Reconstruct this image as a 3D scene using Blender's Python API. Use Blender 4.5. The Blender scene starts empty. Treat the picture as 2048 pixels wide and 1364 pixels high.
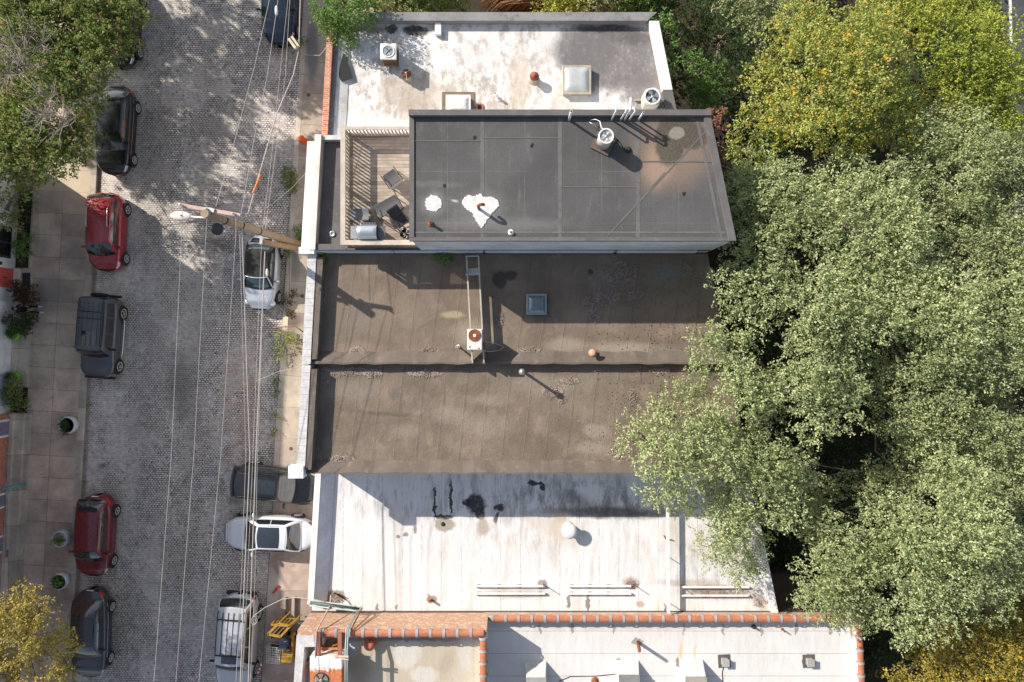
import bpy, math, random
import numpy as np
from mathutils import Vector, Matrix

# ---------------------------------------------------------------- camera, light, exposure
F = 1365.0          # focal length in photo pixels (24 mm on a 36 mm frame)
CAMZ = 37.0         # the drone hangs 37 m above the street
SX, SY = 1.30, -0.87   # shadow offset per metre of height
sc = bpy.context.scene
cam = bpy.data.objects.new("camera", bpy.data.cameras.new("camera"))
sc.collection.objects.link(cam); sc.camera = cam
cam.location = (0, 0, CAMZ)
cam.data.lens = 24.0; cam.data.sensor_width = 36.0
cam.data.clip_start = 0.5; cam.data.clip_end = 600
sun_el = math.atan2(1.0, math.hypot(SX, SY))
sun_az = math.atan2(-SX, -SY)          # compass angle of the sun, from +Y clockwise
w = bpy.data.worlds.new("World"); sc.world = w; w.use_nodes = True
nt = w.node_tree; bgn = nt.nodes["Background"]
sky = nt.nodes.new("ShaderNodeTexSky"); sky.sky_type = 'NISHITA'; sky.sun_disc = False
sky.sun_elevation = sun_el; sky.sun_rotation = sun_az
sky.air_density = 1.0; sky.dust_density = 1.2; sky.ozone_density = 1.0
hs = nt.nodes.new("ShaderNodeHueSaturation"); hs.inputs["Saturation"].default_value = .72
nt.links.new(sky.outputs[0], hs.inputs["Color"]); nt.links.new(hs.outputs[0], bgn.inputs[0]); bgn.inputs[1].default_value = 0.115
sd = bpy.data.lights.new("sun", 'SUN'); sd.energy = 4.9; sd.angle = math.radians(0.55); sd.color = (1.0, 0.93, 0.84)
sun = bpy.data.objects.new("sun", sd); sc.collection.objects.link(sun)
sun.rotation_euler = Vector((SX, SY, -1)).to_track_quat('-Z', 'Y').to_euler()
sc.view_settings.view_transform = 'Standard'; sc.view_settings.look = 'None'
sc.view_settings.gamma = 1.0; sc.view_settings.exposure = 0.5
sc.cycles.max_bounces = 6; sc.cycles.transparent_max_bounces = 4
sc.cycles.diffuse_bounces = 4

# ---------------------------------------------------------------- helpers
C = sc.collection
def P(px, py, z=0.0):
    k = (CAMZ - z) / F
    return Vector(((px - 1024) * k, (682 - py) * k, z))
def xw(y): return -8.04 - 0.054 * (8.3 - y)     # street fronts of the right-hand row
def xe(y): return 8.17 + 0.2 * (3.7 - y)        # rear walls of the right-hand row
def xf(y): return -26.62 - 0.056 * (8.0 - y)    # street fronts of the left-hand row
def kr(y): return -11.25 - 0.065 * (18.4 - y)
def kl(y): return -21.95 - 0.052 * (18.4 - y)

def thing(name, label, cat, loc=(0, 0, 0), rz=0.0, group=None):
    o = bpy.data.objects.new(name, None); C.objects.link(o)
    o.empty_display_size = .3
    o.location = loc; o.rotation_euler = (0, 0, rz)
    o["label"] = label; o["category"] = cat
    if group: o["group"] = group
    return o
def tag(o, label, cat, group=None, kind=None):
    o["label"] = label; o["category"] = cat
    if group: o["group"] = group
    if kind: o["kind"] = kind
    return o
def rootof(p):
    while p.parent: p = p.parent
    return p

class MB:
    def __init__(s): s.v = []; s.f = []; s.m = []; s.sm = []
    def add(s, vs, fs, m=0, smooth=False):
        b = len(s.v); s.v += [tuple(v) for v in vs]
        for f in fs: s.f.append(tuple(b + i for i in f)); s.m.append(m); s.sm.append(smooth)
        return s
    def poly(s, pts, m=0): return s.add(pts, [tuple(range(len(pts)))], m)
    def prism(s, xy, z0, z1, m=0, ms=None, bottom=True):
        n = len(xy); ms = m if ms is None else ms
        a = sum(xy[i][0] * xy[(i + 1) % n][1] - xy[(i + 1) % n][0] * xy[i][1] for i in range(n))
        if a < 0: xy = list(reversed(xy))
        vs = [(p[0], p[1], z0) for p in xy] + [(p[0], p[1], z1) for p in xy]
        b = len(s.v); s.v += vs
        s.f.append(tuple(b + n + i for i in range(n))); s.m.append(m); s.sm.append(False)
        if bottom: s.f.append(tuple(b + i for i in reversed(range(n)))); s.m.append(m); s.sm.append(False)
        for i in range(n):
            j = (i + 1) % n
            s.f.append((b + i, b + j, b + n + j, b + n + i)); s.m.append(ms); s.sm.append(False)
        return s
    def box(s, c, size, rz=0.0, m=0, M=None):
        hx, hy, hz = size[0] / 2, size[1] / 2, size[2] / 2
        R = Matrix.Rotation(rz, 3, 'Z') if M is None else M
        vs = [R @ Vector((x * hx, y * hy, z * hz)) + Vector(c) for z in (-1, 1) for y in (-1, 1) for x in (-1, 1)]
        return s.add(vs, [(0, 2, 3, 1), (4, 5, 7, 6), (0, 1, 5, 4), (2, 6, 7, 3), (0, 4, 6, 2), (1, 3, 7, 5)], m)
    def bar(s, a, b, wd, ht, m=0):
        a = Vector(a); b = Vector(b); d = (b - a); L = d.length
        if L < 1e-6: return s
        d.normalize(); up = Vector((0, 0, 1)) if abs(d.z) < .95 else Vector((1, 0, 0))
        sd_ = d.cross(up).normalized(); up = sd_.cross(d).normalized()
        M = Matrix((d, sd_, up)).transposed()
        return s.box((a + b) / 2, (L, wd, ht), m=m, M=M)
    def tube(s, pts, r, n=8, m=0, caps=True, smooth=True):
        pts = [Vector(p) for p in pts]; k = len(pts)
        rs = r if isinstance(r, (list, tuple)) else [r] * k
        prev = None; b = len(s.v)
        for i, p in enumerate(pts):
            d = (pts[min(i + 1, k - 1)] - pts[max(i - 1, 0)])
            if d.length < 1e-9: d = Vector((0, 0, 1))
            d.normalize()
            if prev is None:
                u = d.cross(Vector((0, 0, 1)) if abs(d.z) < .9 else Vector((1, 0, 0))).normalized()
            else:
                u = prev - d * prev.dot(d); u.normalize()
            prev = u; v = d.cross(u)
            for j in range(n):
                a = 2 * math.pi * j / n
                s.v.append(tuple(p + (u * math.cos(a) + v * math.sin(a)) * rs[i]))
        for i in range(k - 1):
            for j in range(n):
                j2 = (j + 1) % n
                s.f.append((b + i * n + j, b + i * n + j2, b + (i + 1) * n + j2, b + (i + 1) * n + j)); s.m.append(m); s.sm.append(smooth)
        if caps:
            s.f.append(tuple(b + j for j in reversed(range(n)))); s.m.append(m); s.sm.append(False)
            s.f.append(tuple(b + (k - 1) * n + j for j in range(n))); s.m.append(m); s.sm.append(False)
        return s
    def lathe(s, c, prof, n=24, m=0, axis='Z', smooth=True, M=None, capm=None):
        b = len(s.v); k = len(prof); c = Vector(c)
        for (r, z) in prof:
            for j in range(n):
                a = 2 * math.pi * j / n
                q = Vector((r * math.cos(a), r * math.sin(a), z))
                if axis == 'Y': q = Vector((q.x, q.z, -q.y))
                if axis == 'X': q = Vector((q.z, q.x, q.y))
                if M is not None: q = M @ q
                s.v.append(tuple(c + q))
        for i in range(k - 1):
            for j in range(n):
                j2 = (j + 1) % n
                s.f.append((b + i * n + j, b + i * n + j2, b + (i + 1) * n + j2, b + (i + 1) * n + j)); s.m.append(m); s.sm.append(smooth)
        s.f.append(tuple(b + j for j in reversed(range(n)))); s.m.append(m); s.sm.append(False)
        s.f.append(tuple(b + (k - 1) * n + j for j in range(n))); s.m.append(m if capm is None else capm); s.sm.append(False)
        return s
    def grid(s, fn, nu, nv, m=0, smooth=True, flip=False):
        b = len(s.v)
        for i in range(nu + 1):
            for j in range(nv + 1):
                s.v.append(tuple(fn(i / nu, j / nv)))
        for i in range(nu):
            for j in range(nv):
                a = b + i * (nv + 1) + j
                q = (a, a + nv + 1, a + nv + 2, a + 1)
                if flip: q = q[::-1]
                s.f.append(q); s.m.append(m); s.sm.append(smooth)
        return s
    def build(s, name, mats, parent=None, local=False, kind=None, bevel=0):
        off = Vector((0, 0, 0))
        if parent is not None and not local: off = rootof(parent).location
        me = bpy.data.meshes.new(name)
        me.from_pydata([(v[0] - off[0], v[1] - off[1], v[2] - off[2]) for v in s.v], [], s.f)
        if not isinstance(mats, (list, tuple)): mats = [mats]
        for q in mats: me.materials.append(q)
        me.polygons.foreach_set("material_index", s.m); me.polygons.foreach_set("use_smooth", s.sm)
        me.update()
        o = bpy.data.objects.new(name, me); C.objects.link(o)
        if parent is not None: o.parent = parent
        if kind: o["kind"] = kind
        if bevel:
            md = o.modifiers.new("bevel", 'BEVEL'); md.width = bevel; md.segments = 2; md.limit_method = 'ANGLE'
        return o

def quadpx(pts, z):      # photo pixels -> list of xy on the level z
    return [tuple(P(x, y, z)[:2]) for x, y in pts]

# ---------------------------------------------------------------- materials
class G:
    def __init__(s, name):
        s.mat = bpy.data.materials.new(name); s.mat.use_nodes = True
        s.nt = s.mat.node_tree; s.N = s.nt.nodes; s.L = s.nt.links
        s.b = s.N["Principled BSDF"]; s._pos = None
    def n(s, t, **kw):
        o = s.N.new(t)
        for k, v in kw.items(): setattr(o, k, v)
        return o
    def set(s, sock, v):
        if v is None: return
        if isinstance(v, bpy.types.NodeSocket): s.L.new(v, sock)
        elif isinstance(v, tuple) and len(v) == 3 and sock.type == 'RGBA': sock.default_value = (*v, 1)
        else: sock.default_value = v
    @property
    def pos(s):
        if s._pos is None: s._pos = s.n("ShaderNodeNewGeometry").outputs["Position"]
        return s._pos
    def obj(s): return s.n("ShaderNodeTexCoord").outputs["Object"]
    def map(s, vec=None, loc=(0, 0, 0), rot=(0, 0, 0), scale=(1, 1, 1), kind='POINT'):
        q = s.n("ShaderNodeMapping"); q.vector_type = kind
        s.set(q.inputs[0], vec or s.pos); q.inputs[1].default_value = loc; q.inputs[2].default_value = rot; q.inputs[3].default_value = scale
        return q.outputs[0]
    def noise(s, scale, detail=3, rough=.55, vec=None, dist=0.0, col=False):
        q = s.n("ShaderNodeTexNoise"); s.set(q.inputs["Vector"], vec or s.pos)
        q.inputs["Scale"].default_value = scale; q.inputs["Detail"].default_value = detail
        q.inputs["Roughness"].default_value = rough; q.inputs["Distortion"].default_value = dist
        return q.outputs["Color" if col else "Fac"]
    def vor(s, scale, vec=None, feat='F1', out="Distance"):
        q = s.n("ShaderNodeTexVoronoi", feature=feat); s.set(q.inputs["Vector"], vec or s.pos); q.inputs["Scale"].default_value = scale
        return q.outputs[out]
    def m(s, op, a, b=None, c=None, clamp=False):
        q = s.n("ShaderNodeMath", operation=op); q.use_clamp = clamp
        s.set(q.inputs[0], a); s.set(q.inputs[1], b); s.set(q.inputs[2], c); return q.outputs[0]
    def mr(s, v, a, b, c=0.0, d=1.0, smooth=True):
        q = s.n("ShaderNodeMapRange"); q.interpolation_type = 'SMOOTHSTEP' if smooth else 'LINEAR'
        s.set(q.inputs[0], v)
        for i, k in enumerate((a, b, c, d)): q.inputs[i + 1].default_value = k
        return q.outputs[0]
    def mix(s, f, a, b, mode='MIX'):
        q = s.n("ShaderNodeMix", data_type='RGBA', blend_type=mode)
        s.set(q.inputs[0], f); s.set(q.inputs[6], a); s.set(q.inputs[7], b); return q.outputs[2]
    def ramp(s, f, st):
        q = s.n("ShaderNodeValToRGB"); s.set(q.inputs[0], f); e = q.color_ramp.elements
        while len(e) < len(st): e.new(.5)
        for i, (p, c) in enumerate(st): e[i].position = p; e[i].color = (*c, 1) if len(c) == 3 else c
        return q.outputs[0]
    def xyz(s, vec=None):
        q = s.n("ShaderNodeSeparateXYZ"); s.set(q.inputs[0], vec or s.pos); return q.outputs
    def warp(s, amt, scale, detail=3):
        q = s.n("ShaderNodeVectorMath", operation='MULTIPLY_ADD')
        nz = s.noise(scale, detail, col=True)
        sb = s.n("ShaderNodeVectorMath", operation='SUBTRACT'); s.set(sb.inputs[0], nz); sb.inputs[1].default_value = (.5, .5, .5)
        s.set(q.inputs[0], sb.outputs[0]); q.inputs[1].default_value = (amt, amt, 0); s.set(q.inputs[2], s.pos)
        return q.outputs[0]
    def blob(s, px, py, z, rx, ry, ang=0, soft=.3, vec=None):     # soft mask of a stain, in photo px sizes on level z
        c = P(px, py, z); k = (CAMZ - z) / F
        v = s.map(vec, loc=(c.x, c.y, 0), rot=(0, 0, math.radians(-ang)), scale=(rx * k, ry * k, 1e4), kind='TEXTURE')
        L = s.n("ShaderNodeVectorMath", operation='LENGTH'); s.set(L.inputs[0], v)
        return s.mr(L.outputs["Value"], 1 + soft, 1 - soft, 0, 1)
    def scalecol(s, col, f): return s.mix(1.0, col, f, 'MULTIPLY')
    def bump(s, h, strength=.3, dist=.02):
        q = s.n("ShaderNodeBump"); q.inputs["Strength"].default_value = strength; q.inputs["Distance"].default_value = dist
        s.set(q.inputs["Height"], h); s.L.new(q.outputs[0], s.b.inputs["Normal"])
    def out(s, col, rough=.85, metal=0.0, spec=.3, bump=None, bs=.3, bd=.02):
        s.set(s.b.inputs["Base Color"], col); s.set(s.b.inputs["Roughness"], rough); s.set(s.b.inputs["Metallic"], metal)
        s.b.inputs["Specular IOR Level"].default_value = spec
        if bump is not None: s.bump(bump, bs, bd)
        return s.mat

_mc = {}
def M(name, col, rough=.8, metal=0.0, spec=.35, var=.25, sc_=3.0, fine=40.0, bump=.15, dirt=None, dirt_amt=.35):
    """everyday surface: base colour with large weathering, fine grain and optional dirt"""
    key = name
    if key in _mc: return _mc[key]
    g = G(name)
    a = g.noise(sc_, 5, .6, vec=g.obj()); b = g.noise(fine, 2, vec=g.obj())
    k = g.m('ADD', g.mr(a, .25, .75, 1 - var, 1 + var * .6, False), g.mr(b, .3, .7, -.08 * min(1, var * 4), .08 * min(1, var * 4), False))
    q = g.n("ShaderNodeCombineColor"); [g.L.new(k, q.inputs[i]) for i in range(3)]
    c = g.scalecol(col, q.outputs[0])
    if dirt:
        c = g.mix(g.mr(g.noise(sc_ * 2.3, 6, .7, vec=g.obj()), .52, .7, 0, dirt_amt), c, dirt)
    _mc[key] = g.out(c, rough, metal, spec, bump=b if bump else None, bs=bump, bd=.01)
    return _mc[key]
def paint(name, col, rough=.28, metal=.35, coat=.7):
    if name in _mc: return _mc[name]
    g = G(name); a = g.noise(1.6, 4, vec=g.obj()); f = g.noise(30, 4, .7, vec=g.obj())
    c = g.mix(g.mr(a, .35, .7, 0, .035), col, (.32, .3, .27))
    c = g.mix(g.mr(f, .58, .75, 0, .04), c, (.5, .47, .42))
    g.out(c, g.mr(f, .3, .7, rough * .8, rough * 1.5), metal, .8)
    g.b.inputs["Coat Weight"].default_value = coat; g.b.inputs["Coat Roughness"].default_value = .06
    _mc[name] = g.mat; return g.mat
def glassy(name, col=(.012, .015, .018), rough=.05):
    if name in _mc: return _mc[name]
    g = G(name); f = g.noise(9, 4, .6, vec=g.obj())
    c = g.mix(g.mr(f, .45, .7, 0, .35), col, (.05, .055, .055))  # pale noise puts dust and varied interior reflections into the glass colour
    g.out(c, g.mr(f, .3, .7, rough, rough + .07), 0, 1.0); g.b.inputs["IOR"].default_value = 1.7; _mc[name] = g.mat; return g.mat
# ---------------------------------------------------------------- ground materials
def vary(g, c, amt=.3, s=30):
    k = g.mr(g.noise(s, 4, .65), .3, .7, 1 - amt, 1 + amt, False)
    q = g.n("ShaderNodeCombineColor"); [g.L.new(k, q.inputs[i]) for i in range(3)]
    return g.scalecol(c, q.outputs[0])
def mat_cobble():
    g = G("granite_setts")
    wv = g.warp(.07, 2.2, 2)
    v = g.map(wv, rot=(0, 0, math.radians(1.5)))
    bk = g.n("ShaderNodeTexBrick"); g.set(bk.inputs["Vector"], v)
    bk.offset = .5; bk.squash = 1.0
    bk.inputs["Scale"].default_value = 1.0; bk.inputs["Brick Width"].default_value = .165; bk.inputs["Row Height"].default_value = .112
    bk.inputs["Mortar Size"].default_value = .017; bk.inputs["Mortar Smooth"].default_value = .35; bk.inputs["Bias"].default_value = 0
    bk.inputs["Color1"].default_value = (.36, .34, .32, 1); bk.inputs["Color2"].default_value = (.72, .69, .65, 1)
    bk.inputs["Mortar"].default_value = (.5, .5, .5, 1)
    cell = g.vor(6.2, vec=v, out="Color")
    hue = g.ramp(g.xyz(cell)[0], [(0, (.5, .48, .46)), (.35, (.56, .54, .53)), (.6, (.66, .58, .5)), (.8, (.74, .72, .7)), (.93, (.46, .33, .26)), (1, (.28, .27, .27))])
    stone = vary(g, g.mix(.6, bk.outputs["Color"], hue), .35, 5)
    big = g.noise(.28, 5, .6); mid = g.noise(1.3, 4, .6); fine = g.noise(26, 3, .7)
    # joints: dark and deep where swept, sandy and pale elsewhere
    deep = g.mr(g.noise(.45, 5, .65, vec=g.map(loc=(9, 3, 0), scale=(1, .7, 1))), .42, .54)
    mort = g.mix(deep, (.4, .36, .32), (.06, .055, .05))
    c = g.mix(g.m('MULTIPLY', bk.outputs["Fac"], g.mr(deep, 0, 1, .75, .97)), stone, mort)
    c = g.mix(g.mr(mid, .5, .72, 0, .45), c, (.72, .69, .65))
    c = g.mix(g.mr(big, .5, .68, 0, .4), c, (.34, .31, .28))
    sp = g.vor(3.2, vec=wv); c = g.mix(g.mr(sp, .17, .1, 0, .85), c, (.05, .048, .045))
    sp2 = g.vor(1.4, vec=g.map(loc=(3, 8, 0))); c = g.mix(g.mr(sp2, .045, .03, 0, .8), c, (.75, .75, .74))
    # salt-grey wash near the left gutter, leaf litter along it
    x, y, z = g.xyz(wv)
    d = g.m('SUBTRACT', x, g.m('MULTIPLY_ADD', y, .052, -22.9))
    wash = g.m('MULTIPLY', g.mr(d, 3.4, .3, 0, 1), g.mr(g.noise(.8, 5, .7), .42, .66))
    c = g.mix(g.m('MULTIPLY', wash, .75), c, (.74, .7, .66))
    c = g.mix(g.m('MULTIPLY', g.mr(d, .32, .1, 0, 1), .6), c, (.13, .085, .055))
    lit = g.m('MULTIPLY', g.blob(235, 1250, 0, 35, 95, -3, .6, wv), g.mr(g.noise(9, 3), .45, .6))
    c = g.mix(g.m('MULTIPLY', lit, .7), c, (.2, .13, .06))
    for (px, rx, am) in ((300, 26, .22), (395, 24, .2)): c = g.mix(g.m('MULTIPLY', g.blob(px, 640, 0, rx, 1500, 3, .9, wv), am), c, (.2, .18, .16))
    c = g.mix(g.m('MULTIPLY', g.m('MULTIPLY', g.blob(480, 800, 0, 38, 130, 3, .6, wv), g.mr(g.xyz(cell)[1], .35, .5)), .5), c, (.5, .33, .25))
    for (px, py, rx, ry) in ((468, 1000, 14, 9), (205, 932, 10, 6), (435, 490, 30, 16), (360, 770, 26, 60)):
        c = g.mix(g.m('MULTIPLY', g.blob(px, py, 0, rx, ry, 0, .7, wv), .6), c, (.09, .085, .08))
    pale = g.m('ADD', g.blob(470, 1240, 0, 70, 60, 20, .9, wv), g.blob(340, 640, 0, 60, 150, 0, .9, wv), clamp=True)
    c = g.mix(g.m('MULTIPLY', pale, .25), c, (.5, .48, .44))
    k = g.m('MULTIPLY_ADD', fine, .5, .75); q = g.n("ShaderNodeCombineColor"); [g.L.new(k, q.inputs[i]) for i in range(3)]
    c = g.scalecol(g.scalecol(c, (1.0, .975, .94)), q.outputs[0])
    h = g.m('SUBTRACT', g.m('MULTIPLY', fine, .25), bk.outputs["Fac"])
    return g.out(c, .8, 0, .35, bump=h, bs=.8, bd=.025)

def mat_concrete(name, col, joints=None, stains=(), speck=(.08, .07, .06), rot=0.0, wet=0.0):
    g = G(name); wv = g.warp(.1, 3)
    big = g.noise(.7, 6, .65); fine = g.noise(34, 3, .7)
    c = g.mix(g.mr(big, .3, .72), tuple(v * .72 for v in col), tuple(min(1, v * 1.2) for v in col))
    c = g.mix(g.mr(g.noise(3.5, 6, .7), .53, .7, 0, .4), c, tuple(v * .5 for v in col))
    c = g.mix(g.mr(g.vor(5, vec=wv), .14, .06, 0, .45), c, speck)
    k = g.m('MULTIPLY_ADD', fine, .5, .75); q = g.n("ShaderNodeCombineColor"); [g.L.new(k, q.inputs[i]) for i in range(3)]
    c = g.scalecol(c, q.outputs[0]); h = fine
    if joints:
        bk = g.n("ShaderNodeTexBrick"); g.set(bk.inputs["Vector"], g.map(loc=joints[2], rot=(0, 0, rot)))
        bk.offset = 0; bk.inputs["Scale"].default_value = 1; bk.inputs["Brick Width"].default_value = joints[0]; bk.inputs["Row Height"].default_value = joints[1]
        bk.inputs["Mortar Size"].default_value = .014; bk.inputs["Mortar Smooth"].default_value = .4
        bk.inputs["Color1"].default_value = (.8, .79, .78, 1); bk.inputs["Color2"].default_value = (1.12, 1.1, 1.06, 1); bk.inputs["Mortar"].default_value = (.42, .4, .38, 1)
        c = g.scalecol(c, bk.outputs["Color"])
    for (px, py, z, rx, ry, a, col2, am) in stains:
        c = g.mix(g.m('MULTIPLY', g.blob(px, py, z, rx, ry, a, .5, wv), am), c, col2)
    return g.out(c, .85, 0, .25, bump=h, bs=.25, bd=.01)

m_cob = mat_cobble()
m_walkL = mat_concrete("worn_pavement_slabs", (.56, .46, .37), joints=(1.6, 1.19, (.6, .35, 0)), rot=math.radians(3), stains=[(110, 590, .12, 45, 40, 0, (.2, .18, .16), .55), (150, 520, .12, 25, 30, 0, (.14, .13, .12), .5), (140, 360, .12, 60, 60, 0, (.55, .45, .32), .5)])
m_walkR = mat_concrete("sunlit_pavement_slabs", (.44, .38, .31), joints=(1.5, 1.7, (.3, .9, 0)), rot=math.radians(3.5), stains=[(625, 110, .12, 12, 60, 0, (.17, .17, .17), .9), (590, 520, .12, 12, 40, 0, (.2, .18, .16), .7), (585, 640, .12, 20, 14, 0, (.12, .09, .07), .8), (580, 700, .12, 18, 60, 0, (.13, .1, .08), .5), (575, 850, .12, 20, 60, 0, (.5, .4, .3), .5)])
m_drive = mat_concrete("pinkish_driveway_concrete", (.42, .33, .28), joints=(3.1, 2.9, (1.2, 1.9, 0)), stains=[(545, 1185, .1, 14, 40, 10, (.5, .46, .42), .7), (560, 1150, .1, 5, 30, -30, (.2, .18, .17), .6), (600, 1280, .1, 50, 50, 0, (.3, .26, .24), .5)])
m_kerb = mat_concrete("granite_kerb", (.52, .46, .39), joints=(4, 1.8, (0, 0, 0)))
m_soil = mat_concrete("dark_woodland_soil", (.045, .035, .022))
m_asph = mat_concrete("dark_asphalt", (.085, .088, .095))
m_white = M("white_paint", (.78, .76, .73), .6, dirt=(.35, .3, .25), sc_=2)
m_step = mat_concrete("old_stone_steps", (.5, .44, .37), joints=(9, 1.9, (0, .4, 0)))
m_dark = M("dark_rubber", (.03, .03, .032), .7)

# ---------------------------------------------------------------- the setting
Y0, Y1 = -60, 70
def strip(name, f0, f1, y0, y1, z0, z1, mat, kind='structure'):
    mb = MB(); mb.prism([(f0(y0), y0), (f1(y0), y0), (f1(y1), y1), (f0(y1), y1)], z0, z1)
    return mb.build(name, mat, kind=kind)
mb = MB(); mb.poly([(-300, -300, -.3), (300, -300, -.3), (300, 300, -.3), (-300, 300, -.3)]); mb.build("ground", m_soil, kind='structure')
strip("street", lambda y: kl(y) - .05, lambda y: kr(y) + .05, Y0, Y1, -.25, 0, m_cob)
strip("left_kerb", lambda y: kl(y) - .32, kl, Y0, Y1, -.2, .15, m_kerb)
strip("left_sidewalk", xf, lambda y: kl(y) - .323, Y0, Y1, -.2, .14, m_walkL)
yd0, yd1 = P(0, 1008).y, P(0, 1400).y       # driveway stretch
strip("right_kerb", kr, lambda y: kr(y) + .28, P(0, 935).y, Y1, -.2, .15, m_kerb)
strip("right_sidewalk", lambda y: kr(y) + .283, lambda y: xw(y) - .0, P(0, 935).y, Y1, -.2, .14, m_walkR)
strip("driveway", lambda y: kr(y) + .1, xw, Y0, P(0, 935).y, -.2, .1, m_drive)
# back lane beyond the wood, top right of the photo
mb = MB(); mb.prism([(26.4, 60), (34, 60), (34, -60), (31.5, -60), (26.9, 15), (26.5, 18)], -.25, -.1); mb.build("back_lane", m_asph, kind='structure')
mb = MB(); mb.prism([(26.75, 30), (26.9, 30), (27.2, 16), (27.05, 16)], -.1, -.094); mb.build("painted_lane_line", m_white, kind='structure')
# manhole cover
c = P(435, 458, 0)
t = thing("manhole_cover", "round dark iron manhole cover in the cobbled street beside the leaning pole", "manhole cover", c)
mb = MB(); mb.lathe(c, [(.3, -.02), (.3, .012), (.29, .016), (.02, .016)], 32); mb.build("lid", M("cast_iron", (.06, .065, .075), .55, .5), t)
mb = MB(); mb.lathe(c, [(.34, -.02), (.34, .008), (.31, .008)], 32); mb.build("frame", M("cast_iron_frame", (.1, .1, .1), .7, .4), t)
for i, (dx, dy) in enumerate(((0, .2), (0, -.2))):
    mb = MB(); mb.lathe(c + Vector((dx, dy, .016)), [(.03, 0), (.03, .003)], 10); mb.build("pick_hole", m_dark, t)

# ---------------------------------------------------------------- roof materials
def seams(g, period, ang, offs=0.0, width=.02, vec=None, axis=0):     # mask of thin parallel lap lines
    v = g.map(vec, rot=(0, 0, math.radians(ang)))
    x = g.xyz(v)[axis]
    f = g.m('FRACT', g.m('DIVIDE', g.m('ADD', x, 100 * period + offs), period))
    d = g.m('ABSOLUTE', g.m('SUBTRACT', f, .5))
    return g.mr(g.m('MULTIPLY', d, period), width, width * .4, 0, 1)

def mat_brown(name, z, stains, ang, offs=0.0, base=(.18, .14, .106)):
    g = G(name); wv = g.warp(.25, 1.7, 4)
    c = g.mix(g.mr(g.noise(.55, 6, .6), .3, .7), tuple(v * .82 for v in base), tuple(v * 1.15 for v in base))
    c = g.mix(g.mr(g.noise(1.3, 5, .6, vec=g.map(scale=(1, .6, 1))), .52, .66, 0, .45), c, tuple(v * 1.5 for v in base))
    # scuffed squarish patches
    ch = g.vor(1.05, vec=g.map(wv, scale=(1, 1.5, 1)), out="Color"); c = g.mix(g.mr(g.xyz(ch)[0], .62, .9, 0, .28), c, (.24, .2, .155))
    sm = seams(g, .9, ang, offs, .028, g.warp(.05, 1.1, 2)); sm2 = seams(g, .9, ang, offs + .07, .018, g.warp(.05, 1.1, 2))
    vz = g.mr(g.noise(.9, 4, .6), .38, .6, .15, 1); c = g.mix(g.m('MULTIPLY', g.m('MULTIPLY', sm, vz), .4), c, (.05, .045, .04)); c = g.mix(g.m('MULTIPLY', g.m('MULTIPLY', sm2, vz), .4), c, (.22, .185, .15))
    c = g.mix(g.mr(g.noise(.42, 6, .65, vec=g.map(loc=(7, 2, 0))), .5, .66, 0, .35), c, tuple(v * .62 for v in base))
    for (px, py, rx, ry, a, col, am, so) in stains:
        c = g.mix(g.m('MULTIPLY', g.blob(px, py, z, rx, ry, a, so, wv), am), c, col)
    c = vary(g, c, .22, 26); c = vary(g, c, .1, 90)
    h = g.m('ADD', g.m('MULTIPLY', sm2, .5), g.m('ADD', g.m('MULTIPLY', g.noise(1.8, 4), 1.4), g.m('MULTIPLY', g.noise(9, 3), .4)))
    return g.out(c, .82, 0, .3, bump=h, bs=.5, bd=.05)
T_ = (.29, .245, .195); K_ = (.045, .042, .04); S_ = (.27, .2, .16)
m_roofB = mat_brown("brown_felt_roof_north", 8.5, [
    (700, 700, 70, 14, 0, S_, .5, .5), (580 + 380, 668, 40, 24, 0, T_, .8, .6), (1270, 700, 90, 14, 3, T_, .9, .5), (1130, 690, 40, 14, 0, T_, .7, .5),
    (905, 630, 22, 7, 0, (.36, .31, .2), .7, .4), (1000, 560, 14, 18, 0, K_, .8, .3), (1022, 552, 12, 10, 0, K_, .8, .3), (1155, 632, 26, 18, 0, T_, .35, .5),
    (1210, 560, 30, 30, 0, (.24, .2, .2), .3, .6), (1330, 545, 34, 20, 0, (.16, .17, .15), .6, .5), (690, 640, 60, 30, 0, (.17, .15, .125), .4, .6), (1340, 700, 50, 20, 0, (.13, .11, .09), .5, .6)], 7.5, .1)
m_roofC = mat_brown("brown_felt_roof_south", 8.4, [
    (790, 790, 12, 12, 0, (.14, .12, .1), .8, .4), (770, 828, 60, 4, 4, K_, .35, .6), (960, 855, 40, 24, 0, T_, .5, .6), (900, 830, 35, 16, 0, T_, .5, .6), (810, 862, 28, 14, 0, T_, .45, .6),
    (980, 800, 40, 10, 0, T_, .4, .6), (1190, 860, 24, 14, 0, T_, .7, .4), (1180, 895, 28, 12, 0, T_, .6, .4), (640, 860, 10, 40, 0, (.12, .1, .09), .5, .6), (1260, 930, 60, 20, 0, (.12, .1, .08), .5, .6),
    (700, 780, 60, 20, 0, (.24, .21, .17), .5, .6), (1090, 770, 60, 18, 0, T_, .4, .6)], 6.0, .3)

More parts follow.
